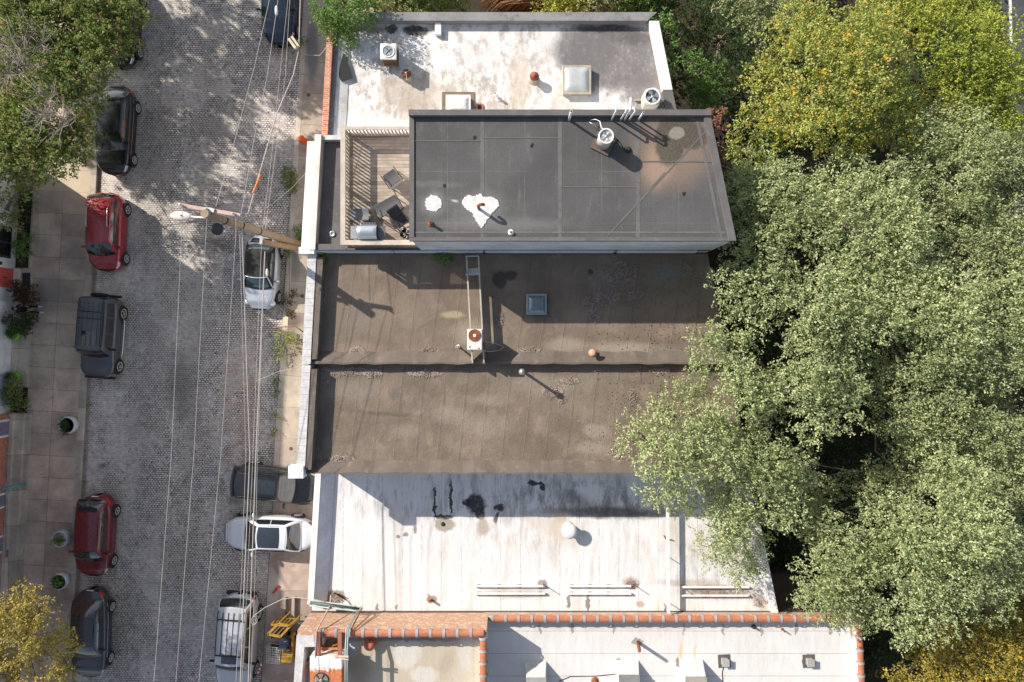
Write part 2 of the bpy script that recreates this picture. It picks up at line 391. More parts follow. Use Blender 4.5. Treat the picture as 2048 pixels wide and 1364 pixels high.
def mat_dark():
    g = G("grey_membrane_roof"); z = 11.75; wv = g.warp(.3, 1.6, 4)
    b = (.085, .083, .082)
    c = g.mix(g.mr(g.noise(.5, 6, .6), .3, .7), tuple(v * .82 for v in b), tuple(v * 1.12 for v in b))
    c = g.mix(g.mr(g.noise(2.1, 6, .7, vec=g.map(scale=(1, .35, 1))), .53, .72, 0, .3), c, (.2, .19, .18))
    w1 = g.warp(.03, 1.2, 2)
    for per, a, o, am, ax in ((1.42, 0, .25, .3, 0), (1.9, 0, .4, .28, 1), (.71, 0, .1, .12, 0)):
        c = g.mix(g.m('MULTIPLY', g.m('MULTIPLY', seams(g, per, a, o, .02, w1, ax), am), g.mr(g.noise(.7, 3), .4, .6, .2, 1)), c, (.22, .215, .21))
    # ponding stain in the north-east corner
    halo = g.blob(1345, 300, z, 86, 74, -40, .45, wv); inner = g.m('MAXIMUM', g.m('MAXIMUM', g.blob(1370, 268, z, 44, 30, 25, .15, wv), g.blob(1335, 285, z, 26, 48, 0, .15, wv)), g.blob(1350, 305, z, 14, 26, 10, .15, wv)); tan = g.blob(1352, 268, z, 15, 13, 0, .15, wv)
    edge = g.blob(1318, 325, z, 26, 50, 18, .5, wv)
    c = g.mix(g.m('MULTIPLY', halo, .9), c, (.2, .145, .11)); c = g.mix(g.m('MULTIPLY', edge, .85), c, (.3, .21, .15))
    c = g.mix(g.m('MULTIPLY', inner, .9), c, vary(g, (.07, .062, .045), .5, 14)); c = g.mix(g.m('MULTIPLY', tan, .8), c, (.26, .23, .19))
    for (px, py, rx, ry, col, am) in ((995, 450, 120, 14, (.2, .19, .18), .5), (868, 407, 20, 20, (.3, .29, .28), .5), (765, 410, 8, 3, (.5, .5, .5), .6), (960, 415, 42, 30, (.25, .24, .23), .4), (1350, 440, 90, 30, (.1, .097, .095), .5), (860, 370, 60, 6, (.2, .2, .19), .3), (910, 404, 6, 3, (.6, .6, .6), .6)):
        c = g.mix(g.m('MULTIPLY', g.m('MULTIPLY', g.blob(px, py, z, rx, ry, 0, .3 if am > .8 else .7, g.warp(.2, 5, 6) if am > .8 else wv), am), g.mr(g.noise(16, 4, .7), .34, .5, .75, 1)), c, col)
    for (px, py) in ((890, 373), (950, 277), (1064, 293), (1367, 389)):
        c = g.mix(g.blob(px, py, z, 3.6, 4.5, 20, .1, g.warp(.08, 9)), c, (.015, .015, .015))
    c = vary(g, c, .14, 22); c = vary(g, c, .1, 70)
    return g.out(c, .75, 0, .35, bump=g.m('ADD', g.noise(1.2, 3), g.m('MULTIPLY', g.noise(20, 3), .15)), bs=.3, bd=.04)
m_roofT = mat_dark()
m_grey = M("grey_membrane", (.13, .122, .118), .75, sc_=1.2, fine=24, dirt=(.28, .25, .22))
m_felt = M("brown_felt", (.14, .115, .094), .8, sc_=1.1, fine=24, dirt=(.3, .25, .2))
m_slate = M("pale_slate_coping", (.56, .55, .54), .6, sc_=3, fine=18, dirt=(.3, .29, .28), dirt_amt=.5)

def mat_white(name, z, stains, per, ang, offs, axis=0, base=(.7, .685, .67), dash=True, grime=.35, run=(1, .25, 1), streaks=()):
    g = G(name); wv = g.warp(.35, 1.9, 5); wc = g.warp(.38, 4.2, 5)
    c = g.mix(g.mr(g.noise(.5, 6, .65), .35, .7), base, tuple(v * .9 for v in base))
    c = g.mix(g.mr(g.noise(1.5, 6, .7, vec=g.map(scale=run)), .5, .72, 0, grime), c, (.45, .37, .28))
    c = g.mix(g.mr(g.noise(5, 5, .7), .56, .75, 0, grime * .8), c, (.34, .32, .3))
    if per:
        sm = seams(g, per, ang, offs, .016, g.warp(.02, 2, 2), axis)
        if dash: sm = g.m('MULTIPLY', sm, g.mr(g.noise(4.5, 3, .7, vec=g.map(loc=(3, 3, 3))), .47, .56, .25, 1))
        c = g.mix(g.m('MULTIPLY', sm, .65), c, (.16, .15, .15))
    for i, (px, py, rx, ry, col, am, sc3) in enumerate(streaks):
        nz = g.mr(g.noise(2.2, 6, .72, vec=g.map(loc=(i * 3.1, 5, 0), scale=sc3)), .47, .62)
        c = g.mix(g.m('MULTIPLY', g.m('MULTIPLY', g.blob(px, py, z, rx, ry, 0, .4, wv), nz), am), c, col)
    for (px, py, rx, ry, a, col, am, so) in stains:
        c = g.mix(g.m('MULTIPLY', g.m('MULTIPLY', g.blob(px, py, z, rx, ry, a, so, wv if so > .25 else wc), am), g.mr(g.noise(6, 4, .7), .3, .5, .72, 1)), c, col)
    c = vary(g, c, .07, 20)
    h = g.m('ADD', g.noise(1.2, 4, vec=g.map(scale=(2.4, .8, 1))), g.m('MULTIPLY', g.noise(14, 3), .1))
    return g.out(c, .6, 0, .3, bump=h, bs=.5, bd=.05)
BK = (.03, .03, .032); BR = (.3, .23, .17); GB = (.2, .175, .16); TN = (.5, .4, .3); DG = (.13, .13, .135)
m_roofA = mat_white("silver_coated_roof", 7.8, [
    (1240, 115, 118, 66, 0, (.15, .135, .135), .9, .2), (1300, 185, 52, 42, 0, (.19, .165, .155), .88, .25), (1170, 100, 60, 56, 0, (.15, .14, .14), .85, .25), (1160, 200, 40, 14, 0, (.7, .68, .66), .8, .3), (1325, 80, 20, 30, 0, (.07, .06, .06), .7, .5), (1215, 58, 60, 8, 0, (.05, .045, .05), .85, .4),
    (1270, 75, 40, 14, 0, (.1, .09, .09), .7, .6), (830, 195, 45, 45, 20, (.36, .29, .22), .75, .6), (780, 175, 20, 30, 0, (.4, .33, .27), .6, .6), (1040, 165, 22, 60, 0, (.48, .4, .32), .7, .6), (1000, 215, 30, 16, 0, (.4, .34, .28), .6, .5),
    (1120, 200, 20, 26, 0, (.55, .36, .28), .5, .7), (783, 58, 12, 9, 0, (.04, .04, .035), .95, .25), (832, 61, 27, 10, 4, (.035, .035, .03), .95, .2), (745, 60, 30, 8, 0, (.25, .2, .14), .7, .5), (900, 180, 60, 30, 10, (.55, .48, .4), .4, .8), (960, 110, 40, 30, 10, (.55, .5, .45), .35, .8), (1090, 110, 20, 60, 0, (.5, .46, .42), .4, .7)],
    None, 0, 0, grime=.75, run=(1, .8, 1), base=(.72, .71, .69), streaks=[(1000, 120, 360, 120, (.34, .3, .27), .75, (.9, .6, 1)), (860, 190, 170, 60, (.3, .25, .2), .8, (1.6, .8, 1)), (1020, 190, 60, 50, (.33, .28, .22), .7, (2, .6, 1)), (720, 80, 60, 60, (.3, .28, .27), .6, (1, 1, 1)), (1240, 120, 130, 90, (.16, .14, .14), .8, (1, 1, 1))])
m_roofD = mat_white("white_roll_roof", 5.8, [
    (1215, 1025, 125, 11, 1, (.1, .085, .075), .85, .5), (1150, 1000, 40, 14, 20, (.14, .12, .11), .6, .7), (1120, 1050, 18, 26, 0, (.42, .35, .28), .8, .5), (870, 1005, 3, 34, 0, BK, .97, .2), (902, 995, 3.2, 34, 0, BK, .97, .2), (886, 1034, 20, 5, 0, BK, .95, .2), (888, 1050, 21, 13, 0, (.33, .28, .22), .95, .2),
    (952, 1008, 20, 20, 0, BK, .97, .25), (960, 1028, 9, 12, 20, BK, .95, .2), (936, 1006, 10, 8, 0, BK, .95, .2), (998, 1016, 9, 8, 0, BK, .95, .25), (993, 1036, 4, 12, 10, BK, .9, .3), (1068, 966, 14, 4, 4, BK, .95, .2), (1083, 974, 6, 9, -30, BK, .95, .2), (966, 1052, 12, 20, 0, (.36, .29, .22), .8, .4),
(665, 1196, 26, 15, -20, (.3, .25, .2), .97, .15), (652, 1206, 20, 12, 0, (.26, .22, .19), .9, .2), (797, 1073, 5, 4, 0, (.2, .1, .06), .8, .3), (812, 1069, 5, 4, 0, (.2, .1, .06), .8, .3), (830, 1058, 4, 7, 0, (.2, .14, .1), .8, .3),
    (863, 1198, 10, 7, 0, (.28, .22, .18), .95, .2), (1030, 1186, 70, 10, 0, (.4, .35, .29), .6, .4), (1085, 1170, 10, 10, 0, (.2, .16, .13), .8, .3), (1262, 1166, 16, 12, 0, (.28, .18, .12), .7, .4), (1280, 1208, 8, 6, 0, (.34, .22, .16), .7, .4), (1440, 1184, 75, 14, 0, (.33, .26, .2), .75, .5), (1420, 1178, 30, 8, 0, (.3, .14, .09), .6, .6),
    (1345, 1070, 20, 40, 0, (.5, .42, .34), .5, .7), (1450, 1100, 70, 40, 0, (.45, .4, .35), .5, .8), (755, 1214, 3, 6, 0, GB, .9, .2), (793, 1214, 3, 6, 0, GB, .9, .2), (1137, 1203, 4, 14, 0, GB, .9, .2), (1176, 1207, 4, 16, 0, GB, .9, .2), (1331, 1216, 2.5, 10, 0, GB, .9, .2), (1110, 1062, 60, 16, 30, (.55, .48, .4), .6, .7), (1380, 1165, 60, 8, 0, (.25, .17, .13), .5, .6), (1520, 1205, 20, 12, 40, (.35, .24, .17), .6, .4)],
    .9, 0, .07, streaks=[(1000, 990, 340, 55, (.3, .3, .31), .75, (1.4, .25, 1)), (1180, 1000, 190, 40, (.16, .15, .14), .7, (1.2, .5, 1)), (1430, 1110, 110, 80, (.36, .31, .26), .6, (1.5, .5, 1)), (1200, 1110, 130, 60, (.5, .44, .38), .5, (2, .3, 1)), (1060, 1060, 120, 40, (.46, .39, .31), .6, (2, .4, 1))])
m_roofE = mat_white("pale_grey_roll_roof", 6.0, [
    (1275, 1283, 9, 9, 0, (.28, .26, .23), .95, .15), (1362, 1305, 3, 22, 0, (.62, .42, .2), .7, .6), (1390, 1305, 3, 22, 0, (.62, .42, .2), .7, .6), (1080, 1256, 3, 10, 0, GB, .8, .2), (1145, 1256, 3, 10, 0, GB, .8, .2), (1228, 1258, 3, 9, 0, GB, .8, .2), (1367, 1258, 3, 10, 0, GB, .8, .2), (1446, 1258, 3, 12, 0, GB, .8, .2), (1523, 1260, 3, 12, 0, GB, .8, .2),
    (1592, 1258, 3, 12, 0, GB, .8, .2), (1660, 1258, 3, 12, 0, GB, .8, .2), (1448, 1322, 10, 11, 0, (.16, .15, .14), .95, .1), (1617, 1323, 13, 14, 5, (.14, .135, .13), .95, .1), (1300, 1252, 320, 6, 0, (.4, .33, .26), .5, .8), (1706, 1262, 6, 16, 0, (.22, .15, .09), .9, .4), (1236, 1322, 5, 8, 0, GB, .9, .2), (1356, 1325, 4, 12, 0, GB, .9, .2)],
    1.02, 0, .42, axis=1, base=(.66, .635, .61), dash=False, grime=.18)
m_roofE2 = mat_white("ponded_tan_roof", 7.0, [
    (800, 1320, 110, 60, 0, (.46, .4, .31), .85, .6), (815, 1305, 26, 34, 15, (.56, .53, .48), .9, .2), (850, 1350, 30, 16, 0, (.56, .53, .48), .85, .2), (720, 1340, 20, 40, 0, (.28, .2, .13), .5, .7), (700, 1290, 14, 30, 0, (.45, .47, .5), .8, .4), (800, 1277, 130, 5, 0, (.12, .11, .1), .7, .6), (930, 1300, 14, 40, 0, (.5, .48, .45), .8, .4), (890, 1330, 12, 30, 20, (.3, .24, .16), .4, .8)],
    .92, 0, .3, base=(.5, .44, .35), grime=.5)

def mat_brick(name, c1, c2, mortar, plane='xz', bw=.215, rh=.075, wash=.0):
    g = G(name); x, y, z = g.xyz()
    q = g.n("ShaderNodeCombineXYZ")
    a, b = {'xz': (x, z), 'yz': (y, z), 'xy': (x, y), 'yx': (y, x)}[plane]
    g.set(q.inputs[0], a); g.set(q.inputs[1], b)
    bk = g.n("ShaderNodeTexBrick"); g.set(bk.inputs["Vector"], q.outputs[0])
    for k, v in (("Scale", 1), ("Brick Width", bw), ("Row Height", rh), ("Mortar Size", .009), ("Mortar Smooth", .2)): bk.inputs[k].default_value = v
    bk.inputs["Color1"].default_value = (*c1, 1); bk.inputs["Color2"].default_value = (*c2, 1); bk.inputs["Mortar"].default_value = (*mortar, 1)
    c = bk.outputs["Color"]
    if wash: c = g.mix(g.mr(g.noise(3, 5, .75, vec=g.map(scale=(1.5, 1.5, 2.5))), .5, .64, 0, wash), c, (.68, .55, .42))
    c = vary(g, c, .25, 12)
    return g.out(c, .85, 0, .25, bump=g.m('MULTIPLY', bk.outputs["Fac"], -1), bs=.4, bd=.01)
m_brickE = mat_brick("weathered_orange_brick", (.4, .2, .13), (.52, .3, .2), (.5, .36, .25), 'xz', .1, .07, .75)
m_brickcap = mat_brick("red_brick_coping", (.4, .14, .08), (.56, .24, .14), (.62, .52, .42), 'xy', .5, .085)
m_brickH = mat_brick("red_brick_front", (.34, .07, .03), (.5, .15, .07), (.42, .36, .3), 'yz', .21, .075)
m_wall = M("white_rendered_wall", (.72, .73, .75), .7, sc_=.8, fine=14, dirt=(.4, .4, .42), dirt_amt=.25)
m_cream = M("cream_cornice", (.7, .64, .58), .6, sc_=1.5, fine=15, dirt=(.45, .4, .34), dirt_amt=.3)
m_metal = M("galvanised_metal", (.5, .51, .52), .4, .7, var=.15)
m_rust = M("rusty_metal", (.3, .1, .05), .75, .3, dirt=(.16, .06, .035), sc_=6, dirt_amt=.8)
m_pvc = M("white_pvc", (.8, .8, .79), .4, var=.06)
m_deck = None
# ---------------------------------------------------------------- the right-hand row of houses
def row(y0, y1, x0=None, x1=None, e0=0.0, e1=0.0):     # footprint between two party walls (north y1 > south y0)
    a0 = xw(y0) if x0 is None else x0; a1 = xw(y1) if x0 is None else x0
    b0 = xe(y0) if x1 is None else x1; b1 = xe(y1) if x1 is None else x1
    return [(a0 + e0, y0 + e0), (b0 - e0, y0 + e0), (b1 - e0, y1 - e0), (a1 + e0, y1 - e0)]
def house(name, label, loc, cat="house"):
    return thing(name, label, cat, loc)
def window_west(parent, x, y, z, wd=1.0, ht=1.7):        # sash window in a street front
    f = MB(); f.box((x - .04, y, z), (.12, wd + .16, ht + .16)); fo = f.build("window", M("window_frame_white", (.7, .68, .65)), parent)
    g_ = MB(); g_.box((x - .11, y, z), (.03, wd, ht)); g_.build("pane", glassy("house_glass"), fo)
    s = MB(); s.box((x - .08, y, z - ht / 2 - .13), (.26, wd + .3, .08)); s.build("sill", M("stone_sill", (.5, .47, .42)), fo)
def wall_box(parent, foot, z1, mat, mats=None): 
    mb = MB(); mb.prism(foot, -.2, z1); return mb.build("wall", mat, parent)
YN, YT, YB, YCs, YDs = 13.9, 8.42, 3.72, -.95, -5.5
YE = -12.34
def pipe_vent(parent, px, py, z0, h, r, mat, lean=(0, 0), name="vent_pipe", cap=None, base=True):
    b = P(px, py, z0)
    mb = MB()
    if base: mb.lathe(b, [(r * 2.2, 0), (r * 1.9, .03), (r * 1.15, .08)], 14)
    mb.tube([b, b + Vector((lean[0], lean[1], h))], r, 12)
    if cap == 'ball': mb.lathe(b + Vector((lean[0], lean[1], h)), [(.01, -.1), (.1, -.08), (.135, 0), (.1, .08), (.03, .125), (.01, .13)], 16)
    elif cap == 'hat': mb.lathe(b + Vector((0, 0, h - .02)), [(r * 1.8, 0), (r * 1.9, .05), (r * .6, .12)], 16)
    else: mb.lathe(b + Vector((lean[0], lean[1], h + .001)), [(r * .75, 0), (r * .75, .003)], 12, m=1)
    return mb.build(name, [mat, m_dark], parent)

# --- house A (north end, silver coated roof)
A = house("rowhouse", "low house at the top of the row with silver coated stained roof and brick parapet", (0, 11, 0))
footA = [(xw(YT), YT + .003), (xe(YT) - .05, YT + .003), (xe(YN), YN), (xw(YN), YN)]
wall_box(A, footA, 7.74, mat_brick("red_brick_wall", (.33, .11, .07), (.42, .17, .1), (.4, .35, .3), 'yz'))
mb = MB(); mb.prism([(footA[0][0] + .05, YT + .003), (footA[1][0] - .05, YT + .003), (footA[2][0] - .05, YN - .05), (footA[3][0] + .05, YN - .05)], 7.742, 7.8)
A_roof = mb.build("roof", m_roofA, A)
mb = MB()   # west brick parapet
mb.prism([(xw(YT) - .02, YT + .2), (xw(YT) + .24, YT + .2), (xw(YN) + .24, YN + .05), (xw(YN) - .02, YN + .05)], 7.75, 8.2); mb.build("brick_parapet", m_brickcap, A)
mb = MB()   # sloped inner flashing behind it, dark gutter then white cant strip
mb.prism([(xw(YT) + .243, YT + .05), (xw(YT) + .42, YT + .05), (xw(YN) + .42, YN - .4), (xw(YN) + .243, YN - .4)], 7.8, 8.05)
mb.build("parapet_flashing", M("blotchy_dark_flashing", (.2, .2, .21), .8, sc_=4, dirt=(.5, .5, .5), dirt_amt=.7), A)
mb = MB(); xa, xb = xw(YT), xw(YN - .4)
mb.add([(xa + .423, YT + .05, 8.0), (xb + .423, YN - .4, 8.0), (xa + .9, YT + .05, 7.83), (xb + .9, YN - .4, 7.83), (xa + .423, YT + .05, 7.803), (xa + .9, YT + .05, 7.803), (xb + .423, YN - .4, 7.803), (xb + .9, YN - .4, 7.803)], [(0, 2, 3, 1), (0, 4, 5, 2), (2, 5, 7, 3), (1, 3, 7, 6)])
mb.build("cant_strip", m_roofA, A)
mb = MB(); q = quadpx([(686, 107), (692, 112), (703, 150), (704, 156), (683, 163), (676, 150)], 7.96)
mb.prism(q, 7.93, 7.965); mb.build("loose_felt_patch", M("black_felt", (.03, .03, .033), .9), A_roof)
mb = MB()   # north and east parapets
mb.prism([(xw(YN) + .25, YN - .36), (xe(YN) - .4, YN - .36), (xe(YN), YN), (xw(YN) + .25, YN)], 7.75, 8.15, 0)
mb.build("north_parapet", M("grey_felt_coping", (.24, .235, .235), .85, sc_=1.2, dirt=(.1, .09, .085), dirt_amt=.8), A)
mb = MB(); yh = YT + 2.2
mb.prism([(xe(yh) - .4, yh), (xe(yh), yh), (xe(YN - .37), YN - .37), (xe(YN - .37) - .4, YN - .37)], 7.75, 8.15); mb.build("east_parapet", m_white, A)
mb = MB(); mb.prism([(xe(YT) - .4, YT + .1), (xe(YT), YT + .1), (xe(yh - .003), yh - .003), (xe(yh - .003) - .4, yh - .003)], 7.75, 8.13); mb.build("east_parapet_felt", m_grey, A)
mb = MB(); mb.box((P(877, 60, 7.8).x, YN - .62, 7.92), (.26, .5, .2)); mb.build("scupper", m_white, A)
for j, (y, z) in enumerate(((11.5, 2), (11.5, 5.2), (9.6, 2), (9.6, 5.2))): window_west(A, xw(y), y, z)
mb = MB(); mb.tube([P(787, 178, 7.8), P(783, 200, 7.83), P(780, 235, 7.81)], .02, 6)
def skylight(parent, px0, py0, px1, py1, z, h, glass, frame, inset=.07):
    a = P(px0, py0, z + h); b = P(px1, py1, z + h); cx, cy = (a.x + b.x) / 2, (a.y + b.y) / 2; W, D = abs(b.x - a.x), abs(a.y - b.y)
    mb = MB(); mb.box((cx, cy, z + h / 2), (W, D, h)); mb.box((cx, cy, z + h - .01), (W + .06, D + .06, .05)); fr = mb.build("skylight", frame, parent, bevel=.01)
    m2 = MB()
    def fn(u, v):
        e = min(u, 1 - u, v, 1 - v) * 2
        return (cx + (u - .5) * (W - 2 * inset), cy + (v - .5) * (D - 2 * inset), z + h + .02 + .12 * min(1, e * 2.2) ** .6 * (1 if h > .1 else .2))
    m2.grid(fn, 12, 12); m2.build("dome", glass, fr); return fr
m_frost = M("frosted_acrylic", (.42, .44, .44), .25, spec=.6, var=.2)
skylight(A_roof, 1126, 132, 1181, 187, 7.8, .28, m_frost, M("tan_aluminium", (.5, .44, .34), .5, .4))
mb = MB(); q = quadpx([(884, 184), (949, 184), (949, 225), (884, 225)], 7.83); mb.prism(q, 7.8, 7.84); mb.build("skylight_kerb", M("rusty_brown_kerb", (.2, .15, .11), .9, dirt=(.3, .2, .12)), A_roof)
skylight(A_roof, 893, 191, 940, 225, 7.84, .35, M("bright_acrylic", (.8, .77, .73), .3), M("pale_kerb", (.7, .67, .62)))
pipe_vent(A_roof, 997, 198, 7.8, .35, .06, m_white, (-.12, .1), "tilted_vent_pipe")
pipe_vent(A_roof, 1342, 216, 7.8, .12, .08, m_white)
pipe_vent(A_roof, 960, 216, 7.8, .08, .1, M("faded_red_clay", (.5, .2, .14)))
for (px, py) in ((816, 155), (1068, 160)):       # louvred turbine vents of rusty metal
    b = P(px, py, 7.8); v = MB(); v.lathe(b, [(.24, 0), (.22, .04), (.15, .06), (.15, .3)], 20)
    vo = v.build("turbine_vent", M("vent_collar_metal", (.45, .38, .32), .6, .5), A_roof)
    fm = MB()
    for k in range(16):
        a0 = 2 * math.pi * k / 16
        def fn(u, v_, a0=a0):
            r = .16 + .05 * math.sin(math.pi * v_) if v_ < .95 else .1
            a = a0 + u * .34
            return b + Vector((r * (1 - .12 * u) * math.cos(a) * (1 - .6 * max(0, v_ - .6)), r * (1 - .12 * u) * math.sin(a) * (1 - .6 * max(0, v_ - .6)), .3 + .22 * v_))
        fm.grid(fn, 2, 5)
    fm.lathe(b + Vector((0, 0, .5)), [(.05, 0), (.07, .03), (.02, .05)], 10); fm.build("fins", m_rust, vo)
    if px < 900:
        br = MB()
        for a in (0.6, 2.9, 4.8): br.bar(b + Vector((0, 0, .55)), b + Vector((.3 * math.cos(a), .3 * math.sin(a), .5)), .02, .01)
        br.build("brace", M("tarnished_strap", (.6, .56, .48)), vo)

# --- house T (grey front roof with timber deck and a penthouse)
T = house("rowhouse", "tallest house with dark membrane penthouse roof and timber roof deck in front", (0, 6, 0))
footT = [(xw(YB), YB), (xe(YB), YB), (xe(YT), YT), (xw(YT), YT)]
wall_box(T, footT, 8.74, m_wall)
mb = MB(); mb.prism([(xw(YB) + .3, YB + .25), (-3.3, YB + .25), (-3.3, YT - .2), (xw(YT) + .3, YT - .2)], 8.742, 8.8)
T_roof = mb.build("front_roof", m_grey, T)
mb = MB()   # low parapets of the front roof
mb.prism([(xw(YB) + .27, YB), (xe(YB), YB), (xe(YB), YB + .245), (xw(YB) + .27, YB + .245)], 8.743, 9.12); mb.build("south_parapet", m_grey, T)
mb = MB(); mb.prism([(xw(YT) + .27, YT - .19), (-3.75, YT - .19), (-3.75, YT - .003), (xw(YT) + .27, YT - .003)], 8.743, 9.1); mb.build("north_parapet", m_slate, T)
mb = MB(); mb.prism([(xw(YB), YB + .0), (xw(YB) + .265, YB), (xw(YT) + .265, YT), (xw(YT), YT)], 8.743, 9.2); mb.build("west_parapet", m_cream, T)
mb = MB()   # street cornice, a broad cream board stepping down
mb.prism([(xw(YB) - .34, YB + .12), (xw(YB) - .003, YB + .12), (xw(YT) - .003, YT - .25), (xw(YT) - .34, YT - .25)], 8.5, 9.08); mb.build("cornice", M("cream_timber_cornice", (.76, .7, .64), .6, sc_=.8, dirt=(.5, .44, .38), dirt_amt=.25), T)
mb = MB(); mb.box((xw(YB) - .1, YB - .02, 8.86), (.62, .27, .6)); mb.build("cornice_end_block", M("bright_white_paint", (.82, .81, .8)), T)
mb = MB()   # white flashing runs along the party wall with B
for a, b in ((-8.1, -4.9), (-4.85, -1.2), (-1.1, 4.2), (4.35, 7.6)): mb.prism([(a, YB - .07), (b, YB - .07), (b, YB - .003), (a, YB - .003)], 8.6, 8.98 + .01 * random.random())
mb.build("wall_flashing", m_wall, T)
XP = -3.72
pen = [(XP, YB + .003), (xe(YB) + .02, YB + .003), (xe(YT) + .02, YT - .003), (XP, YT - .003)]
mb = MB(); mb.prism(pen, 8.744, 11.72); T_pen = mb.build("penthouse_wall", m_wall, T)
mb = MB(); mb.prism([(XP - .06, YB - .04), (xe(YB) + .06, YB - .04), (xe(YT) + .06, YT + .04), (XP - .06, YT + .04)], 11.722, 11.85)
T_top = mb.build("penthouse_roof", m_roofT, T)
mb = MB()   # raised rims: north, east, slight cants south and west
mb.prism([(XP - .06, YT - .17), (xe(YT) + .06, YT - .17), (xe(YT) + .06, YT + .04), (XP - .06, YT + .04)], 11.85, 12.06)
mb.prism([(xe(YB) - .2, YB - .04), (xe(YB) + .06, YB - .04), (xe(YT) + .055, YT - .173), (xe(YT) - .2, YT - .173)], 11.85, 11.98)
mb.prism([(XP - .06, YB + .1), (XP + .12, YB + .1), (XP + .12, YT - .173), (XP - .06, YT - .173)], 11.85, 11.9)
mb.prism([(XP - .06, YB - .04), (xe(YB) - .203, YB - .04), (xe(YB) - .203, YB + .097), (XP - .06, YB + .097)], 11.85, 11.89)
mb.build("roof_rim", m_grey, T_top)
mb = MB()   # lap strips of membrane
zt = 11.851; _lk = [0]
def lap(x0, y0, x1, y1, wd=.14):
    d = Vector((x1 - x0, y1 - y0)); n_ = Vector((-d.y, d.x)).normalized() * wd / 2
    _lk[0] += 1; mb.prism([(x0 + n_.x, y0 + n_.y), (x1 + n_.x, y1 + n_.y), (x1 - n_.x, y1 - n_.y), (x0 - n_.x, y0 - n_.y)], zt, zt + .003 + .0012 * _lk[0], bottom=False)
for px in (965, 1120, 1276): x = P(px, 0, zt).x; lap(x, YB + .1, x, YT - .2)
lap(P(1215, 0, zt).x, P(0, 472, zt).y, P(1412, 0, zt).x, P(0, 262, zt).y, .05); lap(P(1330, 0, zt).x, P(0, 345, zt).y, P(1215, 0, zt).x, P(0, 472, zt).y, .05)
lap(xe(YB) - .45, YB + .1, xe(YT) - .42, YT - .2, .1); lap(P(830, 0, zt).x, P(0, 465, zt).y, xe(YB) - .3, P(0, 465, zt).y, .08)
for (a, b, y) in ((965, 1120, 276), (1125, 1273, 374), (830, 960, 282), (1280, 1425, 323)): lap(P(a, 0, zt).x, P(0, y, zt).y, P(b, 0, zt).x, P(0, y, zt).y, .04)
mb.build("lap_strip", M("scuffed_lap", (.135, .13, .125), .8, sc_=2, dirt=(.085, .083, .08), dirt_amt=.7), T_top)
zr = 11.85
m_coat = M("chalky_white_coating", (.66, .65, .63), .9, sc_=6, fine=30, dirt=(.35, .34, .33), dirt_amt=.5)
def splash(pts, seed):
    rr = random.Random(seed); out = []; n_ = len(pts)
    for i in range(n_):
        a, b = pts[i], pts[(i + 1) % n_]
        for k in range(7):
            t = k / 7; j = rr.uniform(-1, 1) * 1.3 + (rr.uniform(0, 3) if rr.random() < .2 else 0)
            dx, dy = b[0] - a[0], b[1] - a[1]; L_ = math.hypot(dx, dy) + 1e-6
            q = P(a[0] + dx * t + dy / L_ * j, a[1] + dy * t - dx / L_ * j, zr); out.append((q.x, q.y))
    mb = MB(); mb.prism(out, zr + .002, zr + .0205, bottom=False); mb.build("white_coating_patch", m_coat, T_top)
splash([(925, 400), (934, 391), (950, 392), (962, 388), (966, 394), (984, 394), (997, 402), (996, 414), (985, 425), (976, 438), (963, 457), (953, 444), (945, 426), (932, 418), (925, 409)], 1)
splash([(852, 399), (862, 390), (874, 392), (883, 402), (882, 415), (872, 423), (858, 422), (849, 411)], 2)
# pipes on the penthouse roof
def tubepart(name, pts, r, mat, parent, n=10):
    mb = MB(); mb.tube(pts, r, n); return mb.build(name, mat, parent)
b = P(958, 418, zr); tp = P(964, 403, 12.5)
pts = [b, b + Vector((0, 0, .55))] + [b + Vector((.09 - .09 * math.cos(t), .02 * t, .55 + .1 * math.sin(t))) for t in (0.6, 1.2, 1.8, 2.4, 3.0)] + [b + Vector((.19, .07, .42))]
tubepart("gooseneck_vent", pts, .055, m_rust, T_top)
pipe_vent(T_top, 862, 448, zr, .3, .055, m_rust, (0.02, .0)); pipe_vent(T_top, 1022, 465, zr, .1, .055, m_wall)
pipe_vent(T_top, 1138, 240, zr, .95, .05, m_pvc, (0, 0), base=False)
for (px, dx, ln, hh) in ((1223, .02, .34, 1.0), (1241, .05, .16, .95), (1249, .03, .42, 1.15), (1258, .06, .16, .95)):
    b = P(px, 240, zr); k = b + Vector((dx, 0, hh))
    tubepart("elbow_pipe", [b, k - Vector((0, 0, .04)), k + Vector((0, .04, 0)), k + Vector((0, ln, 0))], .036, m_pvc, T_top)
pipe_vent(T_top, 1277, 240, zr, .85, .036, m_pvc, (.02, 0), base=False)
pts = [P(x, y, z) for x, y, z in ((1194, 262, 11.9), (1190, 250, 12.1), (1178, 245, 12.15), (1183, 240, 12.05), (1192, 239, 12.2), (1200, 243, 12.3), (1203, 256, 12.4), (1212, 262, 12.5), (1217, 264, 12.55))]
tubepart("refrigerant_line", pts, .022, m_metal, T_top, 6)
pts = [P(x, y, z) for x, y, z in ((1222, 270, 12.3), (1236, 280, 12.1), (1243, 290, 11.95), (1246, 296, 11.88), (1258, 303, 11.87))]
tubepart("power_whip", pts, .018, m_dark, T_top, 6)
pipe_vent(T_top, 1256, 300, zr, .1, .06, m_dark)

